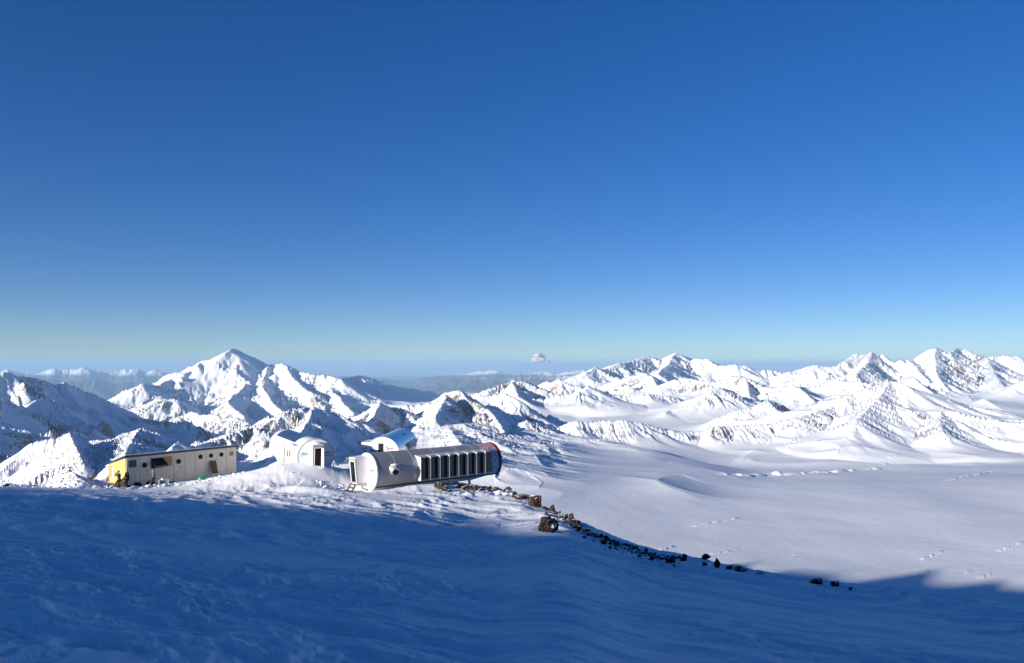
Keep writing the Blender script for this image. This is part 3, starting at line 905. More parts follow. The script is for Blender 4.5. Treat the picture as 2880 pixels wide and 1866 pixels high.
def peaks_emblem(parent, origin, right, k=1.0):
    """pale twin peaks above three thin lines of small print"""
    m = MB()
    r = Vector(right); o = Vector(origin); n = r.cross(Vector((0, 0, 1))).normalized()
    for x, h, w in ((-.18, .34, .26), (.14, .32, .30)):
        m.prism([o + r * ((x - w) * k), o + r * ((x + w) * k), o + r * (x * k + .05 * k) + Vector((0, 0, h * k)), o + r * (x * k - .05 * k) + Vector((0, 0, h * k))], n, .012)
    e = m.build("twin_peaks_emblem", M_TEAL, parent)
    m = MB()
    for z, w in ((-.10, .55), (-.22, .40), (-.33, .28)):
        a = o + r * (-w * k) + Vector((0, 0, z * k)); b = o + r * (w * k) + Vector((0, 0, z * k))
        m.prism([a, b, b + Vector((0, 0, .035 * k)), a + Vector((0, 0, .035 * k))], n, .012)
    m.build("small_print", M_TEAL, e)
    return e

# ------------------------------------------------------------------ front cabin: long window bank, cantilevered over the edge
ax = Vector((.754, .657, 0)).normalized()
zc = px(1034, 1274.7, 73)[2] - RAD
T1 = empty("tubular_cabin", (-13.1, 73.0, zc), ax, "long white tubular cabin with eight dark slanted windows and a red patterned far end", "cabin", "white tubular mountain cabins")
L1 = 14.3
W0, WN, WS = 4.35, 8, 1.10
wend = W0 + WN * WS
shell("hull", 0.02, 12.3, M_WHITE_SHADED, T1, [(W0 + .1, 12.25, -1, -.92, 1.2), (11.2, 12.1, 1, -.6, .95)], 60)
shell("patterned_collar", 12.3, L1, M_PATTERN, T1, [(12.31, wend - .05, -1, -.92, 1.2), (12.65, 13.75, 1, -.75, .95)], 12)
m = MB()
_p = [[m.bm.verts.new(v) for v in hull_outline(r_, 56, x_)] for r_, x_ in ((RAD + .01, L1 - .14), (RAD + .07, L1 - .14), (RAD + .07, L1 + .16), (RAD - .16, L1 + .16), (RAD - .16, L1 + .06))]
for _a, _b in zip(_p[:-1], _p[1:]):
    for _k in range(56): m.bm.faces.new((_a[_k], _a[_k + 1], _b[_k + 1], _b[_k]))
m.build("end_rim", M_DARKRIM, T1, smooth=True)
for x in (1.95, 3.95, 6.6, 9.3, 11.4): seam(x, T1, M_GREYW)
# inside parts, floor and far bulkhead, the unlit room's shade put into their colour
bm_ = MB(); bm_.box((.1, -1.3, -1.30), (L1 - .3, 1.3, -1.2)); bm_.build("floor", M_INSIDE, T1)
bm_ = MB(); bm_.prism([(p[0], p[1] * .97, p[2] * .97) for p in hull_outline(RAD, 40, 4.2)], (1, 0, 0), .08); bm_.build("inner_bulkhead", M_INSIDE, T1)
bm_ = MB()
bm_.box((5.2, .2, -1.2), (7.4, 1.15, -.35)); bm_.box((8.0, .3, -1.2), (9.8, 1.2, -.45)); bm_.box((6.0, -.75, -1.2), (6.5, -.4, -.5))
bm_.build("bench", M_INSIDE, T1)
bm_ = MB(); bm_.box((5.75, -1.0, -.75), (6.12, -.85, -.30)); bm_.build("notice_card", M_GREYW, T1)
# solid end panel with a slim rim, door vestibule pushed out of it
cap = MB().prism(hull_outline(RAD - .02, 48, -.06), (1, 0, 0), .12).build("end_panel", M_CAP, T1)
MB().ring((-.09, 0, 0), (1, 0, 0), RAD - .05, RAD + .03, .14, 64).build("end_trim", M_GREYW, cap, smooth=True)
L2 = L1 - .25
bm_ = MB()
out = hull_outline(RAD - .1, 40, L2); bm_.prism(out, (1, 0, 0), .06); bm_.build("far_panel", M_DARKRIM, T1)

def vestibule(parent, ya, yb, top, bot, p_top, p_bot, leaf_open=True):
    y0, y1 = min(ya, yb), max(ya, yb)
    th = .07
    # side walls, roof and sill as solid boards round the door opening
    m = MB()
    for y in (y0, y1 - th):
        m.hexa([(-p_bot, y, bot), (-.07, y, bot), (-.07, y + th, bot), (-p_bot, y + th, bot), (-p_top, y, top - .1), (-.07, y, top), (-.07, y + th, top), (-p_top, y + th, top - .1)])
    m.hexa([(-p_top - .02, y0 - .02, top - .1), (-.07, y0 - .02, top), (-.07, y1 + .02, top), (-p_top - .02, y1 + .02, top - .1), (-p_top - .02, y0 - .02, top - .03), (-.07, y0 - .02, top + .07), (-.07, y1 + .02, top + .07), (-p_top - .02, y1 + .02, top - .03)])
    m.hexa([(-p_bot, y0 + th, bot - .06), (-.07, y0 + th, bot - .06), (-.07, y1 - th, bot - .06), (-p_bot, y1 - th, bot - .06), (-p_bot, y0 + th, bot), (-.07, y0 + th, bot), (-.07, y1 - th, bot), (-p_bot, y1 - th, bot)])
    v = m.build("vestibule", M_WHITE, parent)
    f = MB(); w = .15; e = .05
    def P(y, z, off):
        t = (z - bot) / (top - bot)
        return (-(p_bot + (p_top - p_bot) * t) - off, y, z)
    def bar(ya_, yb_, za, zb):
        f.hexa([P(ya_, za, e), P(ya_, za, -.02), P(yb_, za, -.02), P(yb_, za, e), P(ya_, zb, e), P(ya_, zb, -.02), P(yb_, zb, -.02), P(yb_, zb, e)])
    bar(y0, y0 + w, bot, top - .12); bar(y1 - w, y1, bot, top - .12); bar(y0 + w, y1 - w, top - .34, top - .12); bar(y0 + w, y1 - w, bot, bot + .1)
    fr = f.build("door_frame", M_FRAME, v)
    f = MB()
    yl, yr = y0 + w, y1 - w
    for (a_, b_, za, zb) in ((yl, yl + .045, bot + .1, top - .34), (yr - .045, yr, bot + .1, top - .34), (yl + .045, yr - .045, top - .385, top - .34)):
        f.hexa([P(a_, za, .07), P(a_, za, .0), P(b_, za, .0), P(b_, za, .07), P(a_, zb, .07), P(a_, zb, .0), P(b_, zb, .0), P(b_, zb, .07)])
    f.build("door_lining", M_CAP, v)
    MB().box((-p_bot + .18, y0 + th + .01, bot + .01), (-p_bot + .24, y1 - th - .01, top - .2)).build("door", M_BLACK, v)  # black sheet across the doorway, its colour standing for the unlit inside
    return v
v1 = vestibule(T1, -.1, 1.05, 1.42, -.92, 1.33, 1.08)
MB().hexa([(-1.0, -.05, -1.02), (-.07, -.05, -1.34), (-.07, 1.0, -1.34), (-1.0, 1.0, -1.02), (-1.05, -.08, -.99), (-.07, -.08, -.99), (-.07, 1.03, -.99), (-1.05, 1.03, -.99)]).build("underside", M_GREYW, v1)
climber_emblem(T1, (-.062, -.85, .05), (0, -1, 0), 1.15)
# round porthole in a deep hood on the near side
hz = .15
ph = MB()
n_ = 28
c0 = Vector((1.75, -1.60, hz + .12)); c1 = Vector((1.72, -2.02, hz - .06))
ph.rod(c0, c1, .58, .40, n_)
ph.build("porthole_hood", M_WHITE_SHADED, T1, smooth=True)
MB().disc(c1, (0, -1, -.25), .30, .03, 32).build("porthole", M_BLACK, T1)
MB().lump((1.78, -1.80, hz + .58), .32, 5, .3, 2, (1.3, .7, .3)).build("snow_cap", M_SNOW, T1, smooth='all')
# the bank of sawtooth window boxes
for i in range(WN):
    a = W0 + i * WS; b = a + WS
    yo, yi = -2.12, -1.80            # near edge stands proud, far edge tucks in behind the next box
    zt, zb_ = 1.22, -.98
    ys_t, ys_b = -1.22, -1.42
    m = MB()
    t_ = .06
    m.hexa([(a, yo, zb_), (a + t_, yo, zb_), (a + t_, ys_b, zb_), (a, ys_b, zb_), (a, yo, zt - .08), (a + t_, yo, zt - .08), (a + t_, ys_t, zt + .05), (a, ys_t, zt + .05)])
    m.hexa([(a - .03, yo - .04, zt - .10), (b - .03, yi - .04, zt - .10), (b - .03, ys_t, zt + .02), (a - .03, ys_t, zt + .02), (a - .03, yo - .04, zt - .02), (b - .03, yi - .04, zt - .02), (b - .03, ys_t + .06, zt + .12), (a - .03, ys_t + .06, zt + .12)])
    m.hexa([(a + t_, yo, zb_), (b, yi, zb_), (b, ys_b, zb_), (a + t_, ys_b, zb_), (a + t_, yo, zb_ + .07), (b, yi, zb_ + .07), (b, ys_b, zb_ + .07), (a + t_, ys_b, zb_ + .07)])
    d = Vector((b - a, yi - yo, 0)).normalized()
    def Q(u, off):
        p_ = Vector((a, yo, 0)) + d * u + Vector((d.y, -d.x, 0)) * off
        return p_
    Lf = math.hypot(WS, yi - yo)
    for (u0, u1) in ((.0, .055), (Lf - .03, Lf)):
        q = [Q(u0, .012), Q(u1, .012), Q(u1, -.05), Q(u0, -.05)]
        m.hexa([(p_.x, p_.y, zb_ + .0) for p_ in q] + [(p_.x, p_.y, zt - .1) for p_ in q])
    wb = m.build("window_box", M_GREYW, T1)
    q = [Q(.055, -.01), Q(Lf - .03, -.01), Q(Lf - .03, -.03), Q(.055, -.03)]
    MB().hexa([(p_.x, p_.y, zb_ + .07) for p_ in q] + [(p_.x, p_.y, zt - .1) for p_ in q]).build("window_pane", M_GLASS, wb)
# belly, chassis and legs
m = MB()
m.hexa([(.0, -1.10, CUT - .02), (13.0, -1.10, CUT - .02), (13.0, 1.10, CUT - .02), (.0, 1.10, CUT - .02), (.0, -1.22, CUT + .12), (13.9, -1.22, CUT + .12), (13.9, 1.22, CUT + .12), (.0, 1.22, CUT + .12)])
m.hexa([(.1, -.95, CUT - .30), (11.2, -.95, CUT - .30), (11.2, .95, CUT - .30), (.1, .95, CUT - .30), (.05, -1.08, CUT - .03), (12.9, -1.08, CUT - .03), (12.9, 1.08, CUT - .03), (.05, 1.08, CUT - .03)])
m.build("belly", M_GREYW, T1)
def legs(parent, stations, low):
    for x in stations:
        for y in (-1.02, 1.02):
            MB().hexa([(x - .05, y - .05, low), (x + .05, y - .05, low), (x + .05, y + .05, low), (x - .05, y + .05, low), (x - .12, y - .09, CUT - .1), (x + .12, y - .09, CUT - .1), (x + .12, y + .09, CUT - .1), (x - .12, y + .09, CUT - .1)]).build("leg", M_GREYW, parent)
legs(T1, (3.1, 6.0, 8.6, 10.9), -2.7)

# wooden steps up to its door
st = empty("wooden_steps", (0, 0, 0), None, "small dark wooden steps leaning up to the door of the long tubular cabin", "steps")
st.location = T1.matrix_basis @ Vector((-1.35, .5, 0)); st.location.z = zc
st.rotation_euler = (0, 0, math.atan2(ax.y, ax.x))
for y in (-.42, .42):
    MB().hexa([(-.55, y - .03, -1.95), (-.42, y - .03, -1.95), (-.42, y + .03, -1.95), (-.55, y + .03, -1.95), (.10, y - .03, -.98), (.24, y - .03, -.98), (.24, y + .03, -.98), (.10, y + .03, -.98)]).build("stringer", M_WOOD, st)
for k in range(3):
    x = .1 - .2 * k; z = -1.04 - .29 * k
    MB().box((x - .14, -.52, z), (x + .14, .52, z + .05)).build("tread", M_WOOD, st)

# ------------------------------------------------------------------ left rear cabin with the solar roof
ax2 = Vector((-.463, .886, 0)).normalized()
zc2 = px(887, 1235, 78)[2] - RAD
T2 = empty("tubular_cabin", (-19.1, 78.0, zc2), ax2, "white tubular cabin with dark solar panels along its roof and an open dark door", "cabin", "white tubular mountain cabins")
LB = 13.6
side2 = [(t, t + .42, 1, .02, .72) for t in (4.9, 6.3, 7.7)] + [(t, t + .36, 1, .05, .75) for t in (10.9, 11.8)]
shell("hull", .02, 12.2, M_WHITE, T2, side2, 44)
def make_faded():
    m = M_PATTERN.copy(); m.name = "faded_red_ornament"
    for n in m.node_tree.nodes:
        if n.type == 'VALTORGB':
            for e in n.color_ramp.elements:
                c = e.color; e.color = (c[0] * .4 + .42, c[1] * .4 + .40, c[2] * .4 + .41, 1)
    return m
M_FADED = make_faded()
shell("patterned_collar", 12.2, LB, M_FADED, T2, [], 6)
MB().prism(hull_outline(RAD - .03, 40, LB - .08), (1, 0, 0), .08).build("far_panel", M_CAP, T2)
for x in (3.2, 9.6): seam(x, T2, M_GREYW)
cap2 = MB().prism(hull_outline(RAD - .02, 48, -.06), (1, 0, 0), .12).build("end_panel", M_CAP, T2)
MB().ring((-.09, 0, 0), (1, 0, 0), RAD - .05, RAD + .03, .14, 64).build("end_trim", M_GREYW, cap2, smooth=True)
v2 = vestibule(T2, -.47, .56, 1.36, -.95, 1.35, 1.15)
MB().lump((-.7, .0, 1.42), .55, 11, .25, 2, (1.25, .95, .18)).build("snow_cap", M_SNOW, v2, smooth='all')
MB().box((-1.98, -.36, -.84), (-1.36, -.31, .98)).build("open_door_leaf", M_CAP, v2)
peaks_emblem(T2, (-.062, 1.02, .22), (0, -1, 0), .95)
climber_emblem(T2, (-.062, -.98, .20), (0, -1, 0), 1.05)
# windows along the sunny side, each a dark slit beside a small white hood
for o in side2:
    x0, x1, _, z0, z1 = o
    y0_ = RAD * math.cos(math.asin(z0 / RAD)); y1_ = RAD * math.cos(math.asin(z1 / RAD))
    m = MB()
    m.hexa([(x0 - .42, y0_ - .04, z0 - .06), (x0 - .04, y0_ - .04, z0 - .06), (x0 - .04, y0_ + .05, z0 - .06), (x0 - .42, y0_ + .02, z0 - .06), (x0 - .42, y1_ - .04, z1 + .04), (x0 - .04, y1_ - .04, z1 + .04), (x0 - .04, y1_ + .16, z1 + .04), (x0 - .42, y1_ + .05, z1 + .04)])
    w = m.build("window_hood", M_WHITE, T2)
    MB().hexa([(x0, y0_ - .03, z0), (x1, y0_ - .03, z0), (x1, y0_ + .03, z0), (x0, y0_ + .03, z0), (x0, y1_ - .03, z1), (x1, y1_ - .03, z1), (x1, y1_ + .03, z1), (x0, y1_ + .03, z1)]).build("window_pane", M_STEEL, w)
# side bay with two slit windows and snow on top
m = MB()
m.hexa([(.9, 1.2, -1.5), (3.3, 1.2, -1.5), (3.3, 2.25, -1.5), (.9, 2.25, -1.5), (.9, 1.0, 1.02), (3.6, 1.0, 1.02), (3.6, 2.1, .86), (.9, 2.1, .86)])
bay = m.build("side_bay", M_WHITE, T2)
for x in (1.3, 2.1):
    m = MB(); m.hexa([(x, 2.20, -.05), (x + .22, 2.20, -.05), (x + .22, 2.24, -.05), (x, 2.24, -.05), (x, 2.12, .62), (x + .22, 2.12, .62), (x + .22, 2.17, .62), (x, 2.17, .62)])
    m.build("slit_window", M_STEEL, bay)
m = MB(); m.hexa([(3.31, 1.7, -1.5), (3.42, 1.7, -1.5), (3.42, 2.42, -1.5), (3.31, 2.42, -1.5), (3.61, 1.5, .9), (3.72, 1.5, .9), (3.72, 2.2, .84), (3.61, 2.2, .84)])
m.build("bay_door", M_FRAME, bay)
MB().lump((2.1, 1.62, .98), 1.0, 15, .3, 3, (1.35, .62, .16)).build("snow_cap", M_SNOW, bay, smooth='all')
MB().hexa([(3.2, 1.9, -1.75), (6.4, 1.55, -1.75), (6.4, 1.7, -1.75), (3.2, 2.35, -1.75), (3.2, 1.9, -1.5), (6.4, 1.55, -1.35), (6.4, 1.75, -1.35), (3.2, 2.4, -1.5)]).build("skirt_panel", M_CAP, T2)
# solar panels wrapped over the roof
for i in range(8):
    x0 = 3.0 + i * 1.14; x1 = x0 + 1.06
    m = MB(); n_ = 8
    a0_, a1_ = math.radians(90 - 47), math.radians(90 + 4)
    P_ = []
    for k in range(n_ + 1):
        a_ = a0_ + (a1_ - a0_) * k / n_
        P_.append([m.bm.verts.new((x, r_ * math.cos(a_), r_ * math.sin(a_))) for r_ in (RAD + .012, RAD + .03) for x in (x0, x1)])
    for k in range(n_):
        p_, q_ = P_[k], P_[k + 1]
        m.bm.faces.new((p_[2], p_[3], q_[3], q_[2])); m.bm.faces.new((p_[0], q_[0], q_[1], p_[1]))
        m.bm.faces.new((p_[0], p_[2], q_[2], q_[0])); m.bm.faces.new((p_[1], q_[1], q_[3], p_[3]))
    m.build("solar_panel", M_SOLAR_AND_SHADE, T2, smooth=True)
m = MB(); m.hexa([(5.6, -2.35, .62), (7.7, -2.35, .62), (7.7, -1.1, .62), (5.6, -1.1, .62), (5.6, -2.35, 1.12), (7.7, -2.35, 1.12), (7.7, -1.1, 1.2), (5.6, -1.1, 1.2)])
m.build("roof_hood", M_SOLAR_AND_SHADE, T2)  # hood's shaded side put into its colour with the dark blue cell material
m = MB(); m.hexa([(0, -1.1, CUT - .35), (12, -1.1, CUT - .35), (12, 1.1, CUT - .35), (0, 1.1, CUT - .35), (0, -1.2, CUT + .1), (13.2, -1.2, CUT + .1), (13.2, 1.2, CUT + .1), (0, 1.2, CUT + .1)])
m.build("belly", M_GREYW, T2)
legs(T2, (4.5, 9.0, 11.5), -3.6)

# ------------------------------------------------------------------ right rear cabin, polished side reflecting the sky
ax3 = Vector((.03, 1, 0)).normalized()
zc3 = px(1075.6, 1230, 82)[2] - RAD
T3 = empty("tubular_cabin", (-13.22, 82.0, zc3), ax3, "silvery tubular cabin behind the long one, round white end half in shadow", "cabin", "white tubular mountain cabins")
shell("hull", .02, 12.0, M_SILVER, T3, [], 40)
cap3 = MB().prism(hull_outline(RAD - .02, 48, -.06), (1, 0, 0), .12).build("end_panel", M_CAP, T3)
MB().ring((-.09, 0, 0), (1, 0, 0), RAD - .05, RAD + .03, .14, 64).build("end_trim", M_GREYW, cap3, smooth=True)
MB().prism(hull_outline(RAD - .03, 40, 11.9), (1, 0, 0), .08).build("far_panel", M_CAP, T3)
MB().box((-.075, -.12, -1.3), (-.062, .42, 1.12)).build("door", M_BLACK, T3)  # dark door opening given as a black sheet, its shade put into the colour
MB().box((-.10, -.15, -.55), (-.075, -.12, -.1)).build("door_handle", M_STEEL, T3)
peaks_emblem(T3, (-.062, 1.0, .28), (0, -1, 0), .85)
climber_emblem(T3, (-.062, -.72, .38), (0, -1, 0), 1.0)
for t in (5.6, 6.9, 8.1, 9.6, 10.6):
    m = MB()
    m.hexa([(t, -1.70, -.35), (t + .6, -1.60, -.2), (t + .6, -1.55, -.2), (t, -1.6, -.35), (t - .35, -2.0, .62), (t + .6, -2.0, .62), (t + .6, -1.45, .66), (t - .35, -1.45, .66)])
    h = m.build("window_hood", M_SILVER, T3)
    MB().hexa([(t + .02, -1.735, -.28), (t + .5, -1.735, -.28), (t + .5, -1.71, -.28), (t + .02, -1.71, -.28), (t - .2, -2.0, .5), (t + .5, -2.0, .5), (t + .5, -1.97, .5), (t - .2, -1.97, .5)]).build("window_pane", M_SOLAR_AND_SHADE, h)
MB().hexa([(6.9, -1.30, 1.06), (7.8, -1.30, 1.06), (7.8, -1.24, 1.06), (6.9, -1.24, 1.06), (6.9, -1.02, 1.48), (7.8, -1.02, 1.48), (7.8, -.95, 1.48), (6.9, -.95, 1.48)]).build("roof_hatch", M_STEEL, T3)
MB().box((.9, 1.2, .55), (4.0, 2.35, 1.12)).build("side_bay", M_CAP, T3)
m = MB(); m.hexa([(0, -1.1, CUT - .35), (11, -1.1, CUT - .35), (11, 1.1, CUT - .35), (0, 1.1, CUT - .35), (0, -1.2, CUT + .1), (11.8, -1.2, CUT + .1), (11.8, 1.2, CUT + .1), (0, 1.2, CUT + .1)])
m.build("belly", M_GREYW, T3)
legs(T3, (2.0, 6.0, 10.0), -4.2)

# ------------------------------------------------------------------ the long staff hut
M_PANEL = simple("cream_wall_panel", (.74, .655, .52), .6, 0, .25, .05, 1.3)
M_YELLOW = simple("yellow_end_board", (.62, .41, .14), .65, 0, .2, .05, 2)
M_ORANGE = simple("orange_trim", (.52, .19, .04), .65, 0, .2, .1, 4)
M_NAVY = simple("navy_roof_sheet", (.022, .035, .07), .35, .2, .4, .1, 3)
M_PLY = simple("plywood", (.42, .25, .10), .75, 0, .2, .12, 6)
M_BROWN = simple("brown_board", (.13, .085, .045), .75, 0, .2, .15, 5)
M_GRILL = simple("grey_louvre", (.12, .12, .125), .5, .3, .3, .1, 6)
hx = Vector((.64, .76, 0)).normalized()
HZ = px(355, 1361, 78)[2]
HUT = empty("staff_hut", (-37.45, 78.0, HZ), hx, "long cream panelled hut with a yellow end wall and round portholes", "hut")
HUT.rotation_euler = (0, -.012, math.atan2(hx.y, hx.x))
HL, HW, HH, HB = 11.8, 3.7, 2.52, 1.62
MB().hexa([(.02, .0, -.5), (HL, .0, -.5), (HL, HW, -.5), (.02, HW, -.5), (.02, .0, HH), (HL, .0, HH), (HL, HW, HB), (.02, HW, HB)]).build("hut_body", M_PANEL, HUT)
for k in range(10):
    MB().box((k * 1.18 + .012 + .02, -.035, -.45), ((k + 1) * 1.18 - .012, -.002, HH - .01)).build("wall_panel", M_PANEL, HUT)
ew = MB().hexa([(-.05, .03, -.25), (.018, .03, -.25), (.018, HW - .02, -.25), (-.05, HW - .02, -.25), (-.05, .03, HH - .02), (.018, .03, HH - .02), (.018, HW - .02, HB), (-.05, HW - .02, HB)]).build("end_wall", M_YELLOW, HUT)
m = MB(); m.box((-.07, HW - .20, -.3), (-.052, HW + .0, HB - .02)); m.box((-.075, .0, -.3), (-.053, HW - .2, -.12)); m.build("corner_trim", M_ORANGE, HUT)
m = MB(); m.hexa([(-.16, -.14, HH), (HL + .1, -.14, HH), (HL + .1, HW + .12, HB - .03), (-.16, HW + .12, HB - .03), (-.16, -.14, HH + .24), (HL + .1, -.14, HH + .17), (HL + .1, HW + .12, HB + .11), (-.16, HW + .12, HB + .11)])
rf = m.build("roof", M_NAVY, HUT)
MB().hexa([(0, .1, HH + .20), (HL, .1, HH + .20), (HL, HW, HB + .135), (0, HW, HB + .135), (0.1, .25, HH + .22), (HL - .1, .25, HH + .22), (HL - .1, HW - .1, HB + .22), (.1, HW - .1, HB + .22)]).build("roof_snow", M_SNOW, rf)
def porthole(x, z, r=.235, mat=M_BLACK, parent=HUT):
    g = MB().disc((x, -.036, z), (0, -1, 0), r, .012, 28).build("porthole", mat, parent)
    MB().ring((x, -.037, z), (0, -1, 0), r, r + .025, .03, 28).build("porthole_rim", M_GRILL, g, smooth=True)
    return g
M_PANE2 = simple("grey_blind", (.20, .19, .18), .35, 0, .4, .05, 3)
for x, z, k in ((7.67, 1.86, 0), (8.85, 1.86, 0), (10.03, 1.86, 0), (11.2, 1.86, 1)):
    porthole(x, z, .215, M_PANE2 if k else M_BLACK)
for x in (1.80, 5.30):
    d = MB().box((x - .44, -.055, -.02), (x + .44, -.036, 2.14)).build("door", M_PANEL, HUT)
    porthole(x - .02, 1.62, .235, M_BLACK, d).location = (0, -.02, 0)
    MB().box((x + .16, -.12, .98), (x + .32, -.057, 1.02)).build("door_handle", M_STEEL, d)
g = MB(); g.box((.24, -.045, 1.52), (1.0, -.037, 2.24))
gr = g.build("vent_grille", M_GRILL, HUT)
g = MB()
for k in range(14): g.hexa([(.26, -.075, 1.545 + k * .05), (.98, -.075, 1.545 + k * .05), (.98, -.046, 1.56 + k * .05), (.26, -.046, 1.56 + k * .05), (.26, -.075, 1.555 + k * .05), (.98, -.075, 1.555 + k * .05), (.98, -.046, 1.575 + k * .05), (.26, -.046, 1.575 + k * .05)])
g.build("louvre", M_GRILL, gr)
hs = MB().box((2.46, -.05, 1.20), (3.62, -.037, 2.12)).build("serving_hatch", M_BLACK, HUT)
MB().box((3.62, -.05, 1.24), (4.58, -.037, 2.24)).build("plywood_panel", M_PLY, HUT)
MB().hexa([(2.44, -.80, 1.50), (3.85, -.80, 1.50), (3.85, -.77, 1.47), (2.44, -.77, 1.47), (2.44, -.07, 2.20), (3.62, -.07, 2.20), (3.62, -.052, 2.16), (2.44, -.052, 2.16)]).build("hatch_flap", M_BLACK, hs)
MB().hexa([(2.50, -.84, 1.36), (3.80, -.84, 1.36), (3.80, -.80, 1.36), (2.50, -.80, 1.36), (2.50, -.83, 1.50), (3.80, -.83, 1.50), (3.80, -.80, 1.50), (2.50, -.80, 1.50)]).build("flap_edge", M_GRILL, hs)
w = MB().box((-.065, 2.5, .35), (-.051, 3.25, 1.45)).build("barred_window", M_GRILL, HUT)
m = MB()
for k in range(9): m.box((-.085, 2.52, .38 + k * .12), (-.066, 2.98, .44 + k * .12))
m.build("window_bars", M_CAP, w)
m = MB(); m.box((-.4, -.35, -.42), (2.6, -.05, -.28)); m.box((-1.3, .1, -.42), (-.08, HW, -.28)); m.build("sill_beam", M_ORANGE, HUT)
# ------------------------------------------------------------------ people
def skin_mesh(name, verts, edges, radii, mat, parent, sub=1, root=0):
    """one continuous tapered surface grown along joints"""
    me = bpy.data.meshes.new(name)
    me.from_pydata([Vector(v) for v in verts], edges, [])
    tmp = bpy.data.objects.new(name, me); COL.objects.link(tmp)
    sk = tmp.modifiers.new("skin", 'SKIN'); sk.use_smooth_shade = True
    for i, r in enumerate(radii):
        d = me.skin_vertices[0].data[i]
        d.radius = (r, r) if not isinstance(r, tuple) else r
        d.use_root = (i == root)
    ss = tmp.modifiers.new("sub", 'SUBSURF'); ss.levels = sub; ss.render_levels = sub
    dg = bpy.context.evaluated_depsgraph_get()
    m2 = bpy.data.meshes.new_from_object(tmp.evaluated_get(dg))
    bpy.data.objects.remove(tmp); bpy.data.meshes.remove(me)
    m2.name = name
    m2.materials.clear(); m2.materials.append(mat)
    m2.polygons.foreach_set("use_smooth", np.ones(len(m2.polygons), dtype=bool))
    o = bpy.data.objects.new(name, m2); COL.objects.link(o); o.parent = parent
    return o

M_SKIN = simple("sunburnt_skin", (.42, .20, .14), .6, 0, .3, .05, 20)
M_TROUSER = simple("black_trousers", (.016, .016, .02), .8, 0, .2, .2, 12)
M_BOOT = simple("brown_boots", (.10, .055, .025), .7, 0, .2, .2, 12)
M_GLOVE = simple("black_gloves", (.015, .015, .016), .8, 0, .2, .2, 12)
M_EYE = simple("dark_eyes", (.02, .015, .012), .3, 0, .5, 0, 5)

def joint_bend(a, b, la, lb, hint):
    """elbow / knee position for a two-bone limb"""
    a = Vector(a); b = Vector(b); d = b - a; L = min(d.length, la + lb - 1e-3)
    d.normalize()
    x = (la * la - lb * lb + L * L) / (2 * L)
    h = math.sqrt(max(la * la - x * x, 0))
    hp = Vector(hint) - d * Vector(hint).dot(d); hp.normalize()
    return a + d * x + hp * h

